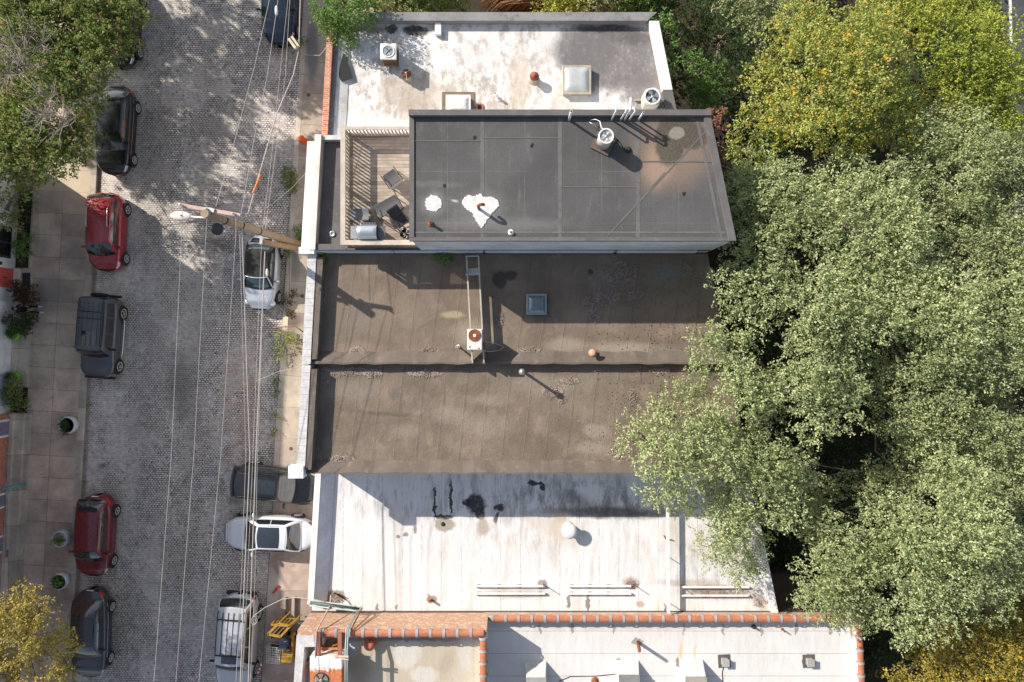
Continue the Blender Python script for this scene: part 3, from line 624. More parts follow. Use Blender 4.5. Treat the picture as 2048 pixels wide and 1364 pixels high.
# --- timber deck
g = G("weathered_deck_boards"); x, y, z = g.xyz()
f = g.m('FRACT', g.m('DIVIDE', g.m('ADD', y, 50), .14)); bid = g.m('FLOOR', g.m('DIVIDE', g.m('ADD', y, 50), .14))
cb = g.n("ShaderNodeCombineXYZ"); g.set(cb.inputs[0], g.m('MULTIPLY', x, .5)); g.set(cb.inputs[1], g.m('MULTIPLY', bid, 3.7))
c = g.mix(g.mr(g.noise(1.3, 4, .6, vec=cb.outputs[0]), .35, .65), (.27, .215, .165), (.44, .37, .3))
c = g.mix(g.mr(g.noise(6, 5, .7, vec=g.map(scale=(.15, 2, 1))), .5, .7, 0, .4), c, (.2, .15, .11))
gap = g.mr(f, .06, .1, 1, 0); c = g.mix(g.m('MULTIPLY', gap, .8), c, (.05, .04, .03))
m_deck = g.out(c, .8, bump=gap, bs=-.5, bd=.01)
m_rail = M("weathered_rail_timber", (.52, .44, .36), .8, sc_=2, dirt=(.3, .24, .19), dirt_amt=.5)
XD0 = P(681, 0, 10.35).x; zd = 9.5; zrail = 10.34
yS, yNn = YB + .04, YT - .02
mb = MB(); mb.prism([(XD0, yS), (XP - .07, yS), (XP - .07, yNn), (XD0, yNn)], zd - .16, zd); deck = mb.build("deck", m_deck, T)
mb = MB()
for x in (XD0 + .2, -5.3, XP - .2):
    for y in (yS + .2, (yS + yNn) / 2, yNn - .2): mb.box((x, y, (8.8 + zd - .16) / 2), (.12, .12, zd - .16 - 8.8 - .005))
mb.build("deck_post", m_rail, deck)
mb = MB()
mb.box((XD0 + .09, (yS + yNn) / 2, zrail - .02), (.19, yNn - yS, .04)); L = XP - .07 - XD0
mb.box((XD0 + .185 + (L - .185) / 2, yS + .09, zrail - .02), (L - .185, .19, .04)); mb.box((XD0 + .185 + (L - .185) / 2, yNn - .08, zrail - .02), (L - .185, .13, .04))
for z in (zrail - .09, zd + .1):
    mb.box((XD0 + .09, (yS + yNn) / 2, z), (.04, yNn - yS - .1, .09)); mb.box((XD0 + L / 2, yS + .09, z), (L - .1, .04, .09)); mb.box((XD0 + L / 2, yNn - .08, z), (L - .1, .04, .09))
for (x, y) in [(XD0 + .09, y) for y in (yS + .09, (yS + yNn) / 2, yNn - .08)] + [(XP - .12, yS + .09), (XP - .12, yNn - .08)]: mb.box((x, y, (zd + zrail - .04) / 2 - .01), (.1, .1, zrail - zd - .06))
rail = mb.build("railing", m_rail, deck)
mb = MB(); zc = (zd + zrail) / 2 - .02; hb = zrail - zd - .1
n = int((yNn - yS) / .15)
for i in range(n): mb.box((XD0 + .13, yS + .13 + i * .15, zc), (.05, .045, hb))
n = int(L / .14)
for i in range(n): mb.box((XD0 + .15 + i * .14, yS + .135, zc), (.045, .04, hb)); mb.box((XD0 + .15 + i * .14, yNn - .125, zc), (.045, .04, hb))
mb.build("balusters", m_rail, rail)
for j, (y, z) in enumerate(((7.2, 2), (7.2, 5.4), (5.0, 2), (5.0, 5.4))): window_west(T, xw(y), y, z)
mb = MB(); mb.lathe(P(665, 468, 8.8), [(.14, 0), (.13, .04), (.05, .05), (.05, .03)], 16); mb.build("drain_cap", m_metal, T_roof)

# --- houses B and C (brown felt)
def brown(name_label, y0, y1, zr, mroof, z_w, ridge):
    h = house("rowhouse", name_label, (0, (y0 + y1) / 2, 0))
    wall_box(h, [(xw(y0), y0 + .003), (xe(y0), y0 + .003), (xe(y1), y1 - .003), (xw(y1), y1 - .003)], zr - .06, m_wall)
    mb = MB(); mb.prism([(xw(y0) + .1, y0 + .01), (xe(y0) - .02, y0 + .01), (xe(y1) - .02, y1 - .01), (xw(y1) + .1, y1 - .01)], zr - .058, zr); rf = mb.build("roof", mroof, h)
    mb = MB(); mb.prism([(xw(y0) + .26, y0 + .2), (xw(y0) + .52, y0 + .2), (xw(y1) + .52, y1 - .2), (xw(y1) + .26, y1 - .2)], zr + .001, zr + z_w)
    mb.build("west_parapet", m_felt, h)
    mb = MB()   # pale coping with shallow joints
    yy = y0; k = 0
    while yy < y1 - .05:
        ye = min(yy + .3, y1); mb.prism([(xw(yy) - .1, yy + .004), (xw(yy) + .255, yy + .004), (xw(ye) + .255, ye - .004), (xw(ye) - .1, ye - .004)], zr - .3, zr + z_w + .03 + .004 * (k % 2)); yy = ye; k += 1
    mb.build("coping", m_slate, h)
    mb = MB(); yy0, yy1 = ridge     # felted party-wall ridge, sloping cant on its north face
    def xr(y, a): return xw(y) + .5 if a == 0 else xe(y) - .03
    x0, x1 = xw(yy0) + .26, xe(yy0) - .03
    prof = [(yy1 + .42, zr + .003), (yy1 + .12, zr + .26), (yy1 - .02, zr + .33), (yy0, zr + .33), (yy0, zr - .12)]
    nx = 40
    vs = []
    for i in range(nx + 1):
        x = x0 + (x1 - x0) * i / nx; wob = .018 * math.sin(i * 1.7) + .012 * math.sin(i * 3.9)
        for (y, z) in prof: vs.append((x, y + wob, z + wob * .5))
    m_ = len(prof); fs = [(i * m_ + j, (i + 1) * m_ + j, (i + 1) * m_ + j + 1, i * m_ + j + 1) for i in range(nx) for j in range(m_ - 1)]
    fs += [tuple(range(m_)), tuple(nx * m_ + j for j in reversed(range(m_)))]
    mb.add(vs, fs, 0, False); mb.build("party_wall_ridge", m_felt, h)
    for y in (y0 + 1.3, y0 + 3.3):
        for z in (2, 5.2): window_west(h, xw(y) , y, z)
    return h, rf
Bh, B_roof = brown("house with brown felt roof carrying a rusty air conditioner on rails, directly below the deck", YCs, YB - .075, 8.5, m_roofB, .42, (YCs - .0, YCs + .1))
Ch, C_roof = brown("house with brown felt roof carrying a tall white ball-topped flue pipe", YDs, YCs - .003, 8.4, m_roofC, .5, (YDs, YDs + .08))
mb = MB(); mb.box((xw(YDs) - .08, YDs + .12, 8.78), (.62, .5, .5)); mb.build("cornice_end_block", M("bright_white_paint", (.82, .81, .8)), Ch)
skylight(B_roof, 1054, 589, 1092, 628, 8.5, .2, glassy("skylight_glass", (.1, .14, .16), .1), M("zinc_kerb", (.3, .38, .4), .5, .5), .05)
pipe_vent(B_roof, 917, 693, 8.5, .65, .04, m_white, (-.05, .0)); pipe_vent(B_roof, 1185, 706, 8.72, .28, .08, M("clay_pot", (.55, .3, .2)), cap='hat')
b = P(1043, 740, 8.4); pipe_vent(C_roof, 1043, 741, 8.4, 1.25, .06, m_metal, cap='ball', name="flue_pipe")
pipe_vent(B_roof, 1180, 545, 8.5, .0 + .1, .06, m_felt)

# --- house D (white rolled roof)
D = house("rowhouse", "lower house with white rolled roof, dashed seams and low white pipe racks", (0, -9, 0))
zD = 5.8; xDe = lambda y: xe(y) + .7
wall_box(D, [(xw(YE), YE + .003), (xDe(YE), YE + .003), (xDe(YDs), YDs - .003), (xw(YDs), YDs - .003)], zD - .06, m_wall)
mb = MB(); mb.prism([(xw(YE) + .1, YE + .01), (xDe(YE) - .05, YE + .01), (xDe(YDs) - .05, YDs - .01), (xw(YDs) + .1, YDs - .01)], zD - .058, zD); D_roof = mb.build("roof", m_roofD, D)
mb = MB(); mb.prism([(xw(YE) - .05, YE + .5), (xw(YE) + .22, YE + .5), (xw(YDs) + .22, YDs - .02), (xw(YDs) - .05, YDs - .02)], zD - .5, zD + .5); mb.build("west_parapet", m_white, D)
mb = MB(); x0, x1 = xw(YE) + .223, xw(YDs) + .223
vs = []; prf = [(0, .46), (.25, .2), (.5, .03), (.5, .002), (0, .002)]
for (xx, yy) in ((x0, YE + .5), (x1, YDs - .15)):
    for (dx, dz) in prf: vs.append((xx + dx, yy, zD + dz))
mb.add(vs, [(j, j + 1, 5 + j + 1, 5 + j) for j in range(4)] + [(4, 3, 2, 1, 0), (5, 6, 7, 8, 9)], 0); mb.build("cant_strip", m_wall, D)
mb = MB(); mb.prism([(xDe(YE) - .3, YE + .02), (xDe(YE), YE + .02), (xDe(YE + 4), YE + 4), (xDe(YE + 4) - .3, YE + 4)], zD - .3, zD + .25); mb.build("east_parapet", m_white, D)
b = P(1137, 1056, zD)
mb = MB(); mb.lathe(b, [(.3, 0), (.26, .05), (.24, .5)], 28); mb.lathe(b + Vector((0, 0, .5)), [(.33, 0), (.355, .03), (.34, .07), (.2, .13), (.02, .15)], 32); mb.build("roof_fan_cap", m_white, D_roof)
for (a, b_, y1_, y2_) in ((948, 1090, 1172, 1187), (1135, 1262, 1172, 1187), (1362, 1498, 1174, 1191)):
    mb = MB()
    for yy in (y1_, y2_): mb.bar(P(a, yy, zD + .12), P(b_, yy, zD + .12), .07, .1)
    r_ = mb.build("pipe_rack", m_white, D_roof); mb = MB()
    for i in range(4):
        xx = a + (b_ - a) * (.06 + i * .29)
        for yy in (y1_, y2_): mb.box(P(xx, yy, zD + .035), (.14, .16, .068))
    mb.build("rack_foot", M("rusty_bracket", (.3, .24, .2), .8, dirt=(.2, .1, .06)), r_)
for (px, py) in ((1087, 1168), (1266, 1168), (1361, 1172)):
    e = P(px, py, zD); tubepart("conduit_riser", [e, e + Vector((0, 0, .5)), e + Vector((-.08, .06, .62))], .022, m_rust, D_roof, 6)
e = P(864, 1200, zD); tubepart("vent_stub", [e, e + Vector((-.1, .06, .32))], .06, m_rust, D_roof)
e = P(670, 1186, zD + .1); tubepart("pole_bracket", [e + Vector((.5, -.35, -.08)), e, e + Vector((0, .1, .35))], .03, M("dark_steel", (.1, .1, .1), .6, .5), D_roof)
tubepart("stub_pipe", [P(1333, 1078, zD), P(1328, 1071, zD + .4)], .035, m_rust, D_roof)
k0, k1 = P(1335, 1008, zD + .62), P(1337, 1226, zD + .62)
mb = MB(); mb.bar(k0, k1, .12, .12)
for t in (.04, .5, .93):
    q = k0.lerp(k1, t); mb.bar(q - Vector((0, 0, .06)), Vector((q.x, q.y, zD)), .03, .03)
mb.build("overhead_duct", m_white, D_roof)
mb = MB(); mb.lathe(P(886, 1048, zD), [(.1, 0), (.09, .03), (.03, .04)], 14); mb.build("roof_drain", m_dark, D_roof)
# --- house E (tiled parapets)
E = house("rowhouse", "house at the bottom with orange brick party wall and terracotta coping tiles", (0, -17, 0))
zE, zE2 = 6.0, 7.0; xEe = 15.55; YEs = -19.5; XS = P(966, 0, 7.95).x
wall_box(E, [(xw(YE) - .0, YE - .003), (xw(YEs), YEs), (xEe + .4, YEs), (xEe + .05, YE - .003)], zE - .06, mat_brick("shade_dark_brick", (.1, .06, .045), (.14, .085, .06), (.12, .11, .1), 'xz'))  # wall brick coloured dark: shade of the rear well put into its colour
mb = MB(); mb.prism([(XS, YE - .01), (XS, YEs + .01), (xEe + .35, YEs + .01), (xEe, YE - .01)], zE - .058, zE); E_roof = mb.build("roof", m_roofE, E)
mb = MB(); mb.prism([(xw(YE) + .02, YE - .05), (xw(YEs) + .02, YEs + .01), (XS - .003, YEs + .01), (XS - .003, YE - .05)], zE - .055, zE2); E_roof2 = mb.build("front_roof", m_roofE2, E)
m_tile = M("terracotta_tile", (.45, .17, .09), .55, sc_=2.5, fine=20, dirt=(.22, .13, .1), dirt_amt=.8, spec=.5)
m_mort = M("grey_mortar", (.33, .33, .34), .9, dirt=(.2, .19, .19))
mb = MB(); mb.prism([(xw(YE), YE), (XS + .15, YE), (XS + .15, YE - .22), (xw(YE), YE - .22)], zE, 7.86)
mb.prism([(XS + .153, YE), (xEe + .1, YE), (xEe + .1, YE - .2), (XS + .153, YE - .2)], zE, 6.42)
mb.build("north_parapet", m_brickE, E)
mb = MB(); mb.prism([(XS - .1, YE - .223), (XS + .13, YE - .223), (XS + .13, YEs), (XS - .1, YEs)], zE + .001, 7.84); mb.build("inner_parapet", m_white, E); mb = MB()
mb.prism([(xEe - .12, YE - .203), (xEe + .1, YE - .203), (xEe + .42, YEs), (xEe + .2, YEs)], zE + .001, 6.42)
mb.build("rear_parapet", m_white, E)
def tiles(a, b, r, zbase, n):
    a = Vector((a[0], a[1], zbase)); b = Vector((b[0], b[1], zbase)); d = (b - a) / n; L_ = d.length; u = d.normalized(); s_ = Vector((-u.y, u.x, 0))
    mt, mm = MB(), MB()
    for i in range(n):
        o = a + d * i; lift = .012 * random.uniform(-1, 1)
        def fn(uu, vv, rr, o=o, lift=lift):
            an = math.pi * (vv); return o + u * (uu * L_ * .96) + s_ * (rr * math.cos(an)) + Vector((0, 0, lift + rr * .75 * math.sin(an)))
        mt.grid(lambda p, q: fn(p, q, r - .012 * p), 2, 8, flip=False)
        o2 = o - u * (L_ * .09)
        mm.grid(lambda p, q: o2 + u * (p * L_ * .2) + s_ * ((r + .02) * math.cos(math.pi * q)) + Vector((0, 0, (r * .75 + .02) * math.sin(math.pi * q) + lift)), 1, 8)
        mm.box(o2 + u * (L_ * .1) + Vector((0, 0, -.03)), (L_ * .2 if abs(u.x) > .5 else 2 * r + .06, 2 * r + .06 if abs(u.x) > .5 else L_ * .2, .06))
    b = len(mt.v); mt.v += mm.v; mt.f += [tuple(b + i for i in f) for f in mm.f]; mt.m += [1] * len(mm.f); mt.sm += mm.sm
    mt.build("tile_coping", [m_tile, m_mort], E)
tiles((P(645, 0, 7.9).x, YE - .13), (XS + .05, YE - .13), .17, 7.862, 12)
tiles((XS + .35, YE - .1), (xEe, YE - .1), .16, 6.422, 28)
tiles((XS + .02, YE - .35), (XS + .02, YEs), .17, 7.842, 13)
tiles((xEe - .02, YE - .35), (xEe + .3, YEs), .15, 6.422, 12)
mb = MB(); xw2 = xw(YE)      # plastered street parapet
mb.prism([(xw2 - .03, YE - .223), (xw2 + .85, YE - .223), (xw2 + .85, YE - .7), (xw2 + .3, YE - .7), (xw(YEs) + .2, YEs), (xw(YEs) - .05, YEs)], zE2 + .001, 7.9); mb.build("street_parapet", m_slate, E)
mb = MB(); mb.prism([(xw2 + .95, YE - .5), (xw2 + 1.03, YE - .5), (xw(YEs) + .98, YEs), (xw(YEs) + .9, YEs)], zE2 + .001, 7.5); mb.build("gutter_wall", m_white, E)
for yy in (-13.9, -15.1):
    mb = MB(); tubepart("gutter_strap", [(xw(yy) + .25, yy, 7.5), (xw(yy) + .45, yy + .1, 7.25), (xw(yy) + .7, yy + .1, 7.25), (xw(yy) + .95, yy, 7.4)], .035, m_dark, E)
# chimneys with sloping cement shoulders, one rusty-topped
for i, (px, py, wd, ht) in enumerate(((1071, 1340, .85, .7), (1254, 1338, .9, .55), (1382, 1336, .9, .8))):
    b = P(px, py + 6, zE); mb = MB()
    vs = [(-wd / 2 - .08, .55, 0), (wd / 2 + .08, .55, 0), (wd / 2, .2, ht), (-wd / 2, .2, ht), (-wd / 2 - .02, -.9, 0), (wd / 2 + .02, -.9, 0), (wd / 2, -.9, ht), (-wd / 2, -.9, ht)]
    mb.add([b + Vector(v) for v in vs], [(0, 3, 2, 1), (3, 7, 6, 2), (0, 4, 7, 3), (1, 2, 6, 5), (4, 5, 6, 7)], 0)
    ch = mb.build("chimney", M("cement_shoulder", (.62, .6, .57), .8, dirt=(.35, .33, .31)), E_roof, bevel=.03)
    m2 = MB(); m2.box(b + Vector((0, -.35, ht + .04)), (wd + .04, 1.0, .08)); m2.build("chimney_cap", M("grey_cap_%d" % i, ((.34, .33, .32), (.22, .22, .22), (.33, .31, .28))[i], .8), ch)
e = P(1276, 1284, zE); tubepart("leaning_flue", [e, e + Vector((-.14, .1, 1.1))], .075, m_rust, E_roof, 12)
pipe_vent(E_roof, 1507, 1253, zE, .2, .05, m_dark); pipe_vent(E_roof, 1190, 1361, zE, .25, .08, m_rust); pipe_vent(E_roof, 1564, 1258, zE, .3, .03, m_rust)
for (px, py) in ((1448, 1321), (1617, 1321)):
    e = P(px, py, zE); mb = MB(); mb.box(e + Vector((.01, -.02, .006)), (.56, .6, .012), rz=.05); mb.build('tar_collar', M('tar_collar', (.1, .095, .09), .9), E_roof); mb = MB(); mb.box(e + Vector((0, 0, .142)), (.28, .28, .256)); mb.box(e + Vector((0, 0, .27)), (.34, .34, .03)); mb.build("roof_box", M("lead_grey", (.36, .35, .33), .6), E_roof, bevel=.01)
e = P(1447, 1331, zE); tubepart("roof_cable", [e + Vector((0, 0, .02)), P(1444, 1345, zE + .02), P(1446, 1375, zE + .02)], .015, m_dark, E_roof, 5)
tubepart("roof_cable", [P(x, y, zE + .02) for x, y in ((1118, 1362), (1140, 1353), (1190, 1352), (1230, 1348), (1262, 1356))], .015, m_dark, E_roof, 5)
pipe_vent(E_roof2, 742, 1284, zE2, .3, .13, M("red_vent", (.5, .17, .1), .7), (0, 0), cap='hat')
for y in (-14, -17):
    for z in (2, 5): window_west(E, xw(y), y, z)
# ---------------------------------------------------------------- vehicles
m_tyre = M("tyre_rubber", (.022, .022, .023), .85, var=.15); m_rim = M("alloy_rim", (.62, .62, .6), .35, .35, var=.1)
m_blk = M("black_trim", (.02, .02, .021), .45, var=.1); m_chrome = M("chrome", (.65, .65, .65), .15, 1.0, var=.05)
m_redl = M("red_lamp", (.45, .02, .02), .2, spec=.6, var=.1); m_clear = M("headlamp_lens", (.62, .64, .66), .12, .3, spec=.8, var=.15)
m_amber = M("amber_lamp", (.7, .25, .03), .25, var=.1)
def lerp(a, b, t): return a + (b - a) * t
def interp(x, tab):
    if x <= tab[0][0]: return tab[0][1]
    for (a, va), (b, vb) in zip(tab, tab[1:]):
        if x <= b:
            t = (x - a) / (b - a); t = t * t * (3 - 2 * t); return va + (vb - va) * t
    return tab[-1][1]
class Car:
    """local frame: +x forward, +y left, z up; origin on the ground under the middle"""
    def __init__(s, name, label, cat, px, py, ang, L=4.6, W=1.8, H=1.45, nose=.72, hood=.98, belt=1.0, deck=1.02, tail=.92,
                 xwb=.95, xwt=.2, xrt=-1.1, xrb=-1.75, wt=.58, wb=.80, body=None, roofm=None, box=5.0, wr=.33, clear=.24, wbs=2.7, wo=.05, group=None):
        c = P(px, py, 0); dx, dy = ang          # heading in photo direction (right, down)
        s.root = thing(name, label, cat, (c.x, c.y, .0), math.atan2(-dy, dx), group)
        s.L, s.W, s.H = L, W, H; s.a = L / 2; s.b = W / 2; s.box = box; s.clear = clear
        s.prof = [(-s.a, tail - .12), (-s.a + .12, tail), (-s.a + .5, deck), (xrb, deck), (xwb - .1, belt), (xwb + .05, hood), (s.a - .55, hood - .09), (s.a - .18, nose), (s.a, nose - .16)]
        s.g = dict(xwb=xwb, xwt=xwt, xrt=xrt, xrb=xrb, wt=wt, wb=wb, belt=belt, deck=deck, hood=hood)
        s.body = body; s.roofm = roofm or body; s.n = box
        s.lower(); s.wheels(wr, wbs, wo)
    def hw(s, x):
        t = min(1, abs(x) / s.a); return s.b * max(0, 1 - t ** s.n) ** (1 / 2.6)
    def S(s, x, v, off=0.0):           # v in [-1,1]: across the top from right to left; |v|>1 runs down the sides
        w_ = s.hw(x); zt = interp(x, s.prof); zs = lerp(.45, zt, .25)
        if abs(v) <= 1:
            an = math.pi / 2 * (1 - v); q = 2 / 5.2
            cy, sy = math.cos(an), math.sin(an)
            y = w_ * math.copysign(abs(cy) ** q, cy); z = zs + (zt - zs) * abs(sy) ** q
        else:
            t = abs(v) - 1; y = math.copysign(w_ * (1 - .02 * t - .08 * max(0, t - .7) / .3), v); z = lerp(zs, s.clear, t)
        if off:
            n_ = Vector((0, y / max(.2, s.b) * .8 if abs(v) < 1 else math.copysign(1, v), max(.15, 1 - abs(v)) if abs(v) <= 1 else 0)).normalized()
            return Vector((x, y, z)) + n_ * off
        return Vector((x, y, z))
    def lower(s):
        mb = MB(); NX, NV = 46, 40
        def fn(u, v):
            x = -s.a * math.cos(math.pi * u) * .9995
            vv = lerp(-2, 2, v)
            if abs(vv) < 1: vv = math.sin(vv * math.pi / 2) ** 1 if abs(vv) < 1 else vv
            return s.S(x, vv)
        mb.grid(fn, NX, NV, 0, True, flip=True)
        # underside
        k = len(mb.v); xs = [-s.a * math.cos(math.pi * i / NX) * .9995 for i in range(NX + 1)]
        for x in xs:
            p, q = s.S(x, -2), s.S(x, 2); mb.v += [tuple(p), tuple(q)]
        for i in range(NX): mb.f.append((k + 2 * i, k + 2 * i + 1, k + 2 * i + 3, k + 2 * i + 2)); mb.m.append(1); mb.sm.append(False)
        s.bodyo = mb.build("body", [s.body, m_blk], s.root, local=True)
    def patch(s, name, x0, x1, v0, v1, mat, off=.008, parent=None, nx=5, nv=6, skew=0.0):
        mb = MB(); mb.grid(lambda u, v: s.S(lerp(x0, x1, u) + skew * (lerp(v0, v1, v) - v0), lerp(v0, v1, v), off), nx, nv, 0, True, flip=True)
        return mb.build(name, mat, parent or s.bodyo, local=True)
    def pair(s, name, x0, x1, v0, v1, mat, off=.008, skew=0.0, label=None):
        s.patch(name, x0, x1, v0, v1, mat, off, skew=skew); s.patch(name, x0, x1, -v1, -v0, mat, off, skew=0 if not skew else -skew)
    def K(s, u, f, side):              # greenhouse surface; side: 'f' front, 'r' rear, 'L'/'R' sides
        g = s.g; zb = {'f': g['hood'] - .02, 'r': g['deck'] - .02}.get(side)
        e = f ** .9
        w_ = lerp(g['wb'], g['wt'], f) + .035 * math.sin(math.pi * f)
        if side == 'f':
            x = lerp(g['xwb'], g['xwt'], f) + (.14 - .06 * f) * (1 - u * u) + .03 * math.sin(math.pi * f)
            return Vector((x, u * w_, lerp(zb, s.H - .05, f) + .05 * math.sin(math.pi * f) + .04 * (1 - u * u) * f))
        if side == 'r':
            x = lerp(g['xrb'], g['xrt'], f) - .08 * (1 - u * u) - .03 * math.sin(math.pi * f)
            return Vector((x, u * w_, lerp(zb, s.H - .05, f) + .04 * math.sin(math.pi * f) + .04 * (1 - u * u) * f))
        xf_ = lerp(g['xwb'], g['xwt'], f) + .03 * math.sin(math.pi * f); xr_ = lerp(g['xrb'], g['xrt'], f) - .03 * math.sin(math.pi * f)
        zf = lerp(g['hood'] - .02, g['deck'] - .02, u); sg = 1 if side == 'L' else -1
        return Vector((lerp(xf_, xr_, u), sg * (w_ + .02 * math.sin(math.pi * u)), lerp(zf, s.H - .05, f) + .045 * math.sin(math.pi * f) * 1.0))
    def R(s, u, v):
        g = s.g; yv = lerp(-1, 1, v)
        xf_ = g['xwt'] + .08 * (1 - yv * yv); xr_ = g['xrt'] - .08 * (1 - yv * yv)
        z = s.H - .05 + .04 * (1 - yv * yv) + .035 * math.sin(math.pi * u)
        return Vector((lerp(xf_, xr_, u), yv * g['wt'], z))
    def cabin(s, split=(.5,), glass=None, um=.9, rear=True, side_f=(.16, .86), roof_in=None, s0=.07, s1=.93, rear_f=(.1, .9), wind_f=(.05, .93)):
        glass = glass or glassy("car_glass"); mb = MB()
        mb.grid(lambda u, v: s.K(lerp(-1, 1, u), v, 'f'), 10, 8, 0); mb.grid(lambda u, v: s.K(lerp(-1, 1, u), v, 'r'), 10, 8, 0, flip=True)
        mb.grid(lambda u, v: s.K(u, v, 'L'), 12, 8, 0); mb.grid(lambda u, v: s.K(u, v, 'R'), 12, 8, 0, flip=True)
        mb.grid(lambda u, v: s.R(u, v), 10, 12, 0, flip=True)
        s.roofo = mb.build("roof", s.roofm, s.root, local=True)
        def gl(name, side, u0, u1, f0, f1, off):
            m2 = MB(); m2.grid(lambda u, v: s.K(lerp(u0, u1, u), lerp(f0, f1, v), side) + off, 10, 8, 0, flip=side in 'rR'); return m2.build(name, glass, s.roofo, local=True)
        gl("windscreen", 'f', -um, um, *wind_f, Vector((.012, 0, .012)))
        if rear: gl("rear_window", 'r', -um, um, *rear_f, Vector((-.012, 0, .01)))
        cuts = [s0] + list(split) + [s1]
        for side, sg in (('L', 1), ('R', -1)):
            for a, b in zip(cuts, cuts[1:]): gl("side_window", side, a + .012, b - .012, *side_f, Vector((0, .012 * sg, .003)))
    def wheels(s, r, base, off):
        for i, xx in enumerate((base / 2 + off, -base / 2 + off)):
            for sg in (1, -1):
                t = MB(); t.lathe((0, 0, 0), [(r * .62, -.09), (r * .93, -.11), (r, -.07), (r, .07), (r * .93, .11), (r * .64, .1)], 28, axis='Y')
                wo = t.build("wheel", m_tyre, s.root, local=True); wo.location = (xx, sg * (s.b - .085), r); wo.rotation_euler = (0, 0, 0 if sg > 0 else math.pi)
                m2 = MB(); yy = .095 if True else 0
                m2.lathe((0, 0, 0), [(r * .66, yy - .02), (r * .66, yy + .01), (r * .54, yy + .012), (r * .52, yy - .015)], 24, m=0, axis='Y', capm=1)
                sp = 5 if s.L < 4.45 else 7
                for k in range(sp):
                    an = 2 * math.pi * k / sp + i
                    m2.bar((math.cos(an) * .03, yy + .0, math.sin(an) * .03), (math.cos(an) * r * .6, yy + .0, math.sin(an) * r * .6), .075, .02)
                m2.lathe((0, yy, 0), [(.05, 0), (.045, .02)], 10, axis='Y')
                m2.v = [(x, -abs(y) if False else y, z) for x, y, z in m2.v]
                m2.build("rim", [m_rim, m_blk], wo, local=True)
            for sg in (1, -1):
              mb = MB(); mb.lathe((xx, sg * (s.b - .03), r + .02), [(r + .055, -.03), (r + .055, .03 + .005)] if sg > 0 else [(r + .055, -.035), (r + .055, .03)], 28, axis='Y') if True else 0
              mb.v = [(x, y, max(z, s.clear - .02)) for x, y, z in mb.v]
              mb.build("wheel_arch", m_blk, s.bodyo, local=True)
    def mirrors(s, mat=None):
        for sg in (1, -1):
            mb = MB(); c = Vector((s.g['xwb'] - .35, sg * (s.b + .1), s.g['belt'] + .05))
            mb.lathe(c, [(.02, -.13), (.075, -.1), (.085, 0), (.07, .1), (.02, .12)], 12, axis='Y'); mb.v = [(c.x + (x - c.x) * .75, y, z) for x, y, z in mb.v]
            mb.bar(c, (c.x + .02, sg * (s.b - .12), c.z - .06), .05, .04); mb.build("wing_mirror", mat or s.body, s.bodyo, local=True)
    def line(s, name, x0, v0, x1, v1, mat, wd=.012, off=.004, n=14):
        mb = MB(); mb.tube([s.S(lerp(x0, x1, i / n), lerp(v0, v1, i / n), off) for i in range(n + 1)], wd, 5, caps=False); mb.build(name, mat, s.bodyo, local=True)
    def trims(s, hoodlines=True):
        gap = m_blk; g = s.g
        for sg in (1, -1):
            s.line("hood_gap", g['xwb'] - .02, sg * .55, s.a - .22, sg * .5, gap, .006)
            s.line("sill_trim", -s.a + .7, sg * 1.93, s.a - .7, sg * 1.93, m_blk, .03)
            for xx in (.55, .05, -.55): s.patch("door_handle", xx * s.L * .32 - .1, xx * s.L * .32 + .08, sg * 1.2, sg * 1.3, m_blk, .02) if xx != .05 else None
        s.line("hood_edge", s.a - .24, -.5, s.a - .24, .5, gap, .006)
        s.patch("grille", s.a - .1, s.a - .02, -.5, .5, m_blk, .01)
        s.patch("number_plate", -s.a + .01, -s.a + .05, -.15, .15, m_white, .015)
    def rails(s, mat, x0, x1, y=None, h=.06):
        y = y or s.g['wt'] - .04
        for sg in (1, -1):
            mb = MB(); z = s.H + .0; mb.tube([(x0, sg * y, z - .02), (x0 - .12, sg * y, z + h), ((x0 + x1) / 2, sg * y, z + h + .02), (x1 + .12, sg * y, z + h), (x1, sg * y, z - .02)], .022, 7); mb.build("roof_rail", mat, s.roofo, local=True)
    def onroof(s, name, u0, u1, v0, v1, mat, off=.012):
        mb = MB(); mb.grid(lambda u, v: s.R(lerp(u0, u1, u), lerp(v0, v1, v)) + Vector((0, 0, off)), 8, 8, 0, flip=True); return mb.build(name, mat, s.roofo, local=True)

dark = paint("black_car_paint", (.012, .013, .016), .2)
# 1 black saloon
c = Car("parked_car", "black saloon under the leafy street tree with a dappled roof, above the bright red car", "car", 246, 268, (-.07, 1), L=4.75, W=1.82, H=1.42, body=dark, wbs=2.8, wt=.56, xrb=-1.95, xrt=-1.15, xwb=1.05, xwt=.25)
c.cabin((.5,)); c.mirrors(); c.trims(); c.pair("headlight", c.a - .5, c.a - .2, .62, .97, m_clear); c.pair("tail_light", -c.a + .12, -c.a + .42, .7, .98, m_redl)
for sg in (1, -1): c.line("chrome_strip", -1.7, sg * .98, 1.3, sg * .98, m_chrome, .012)
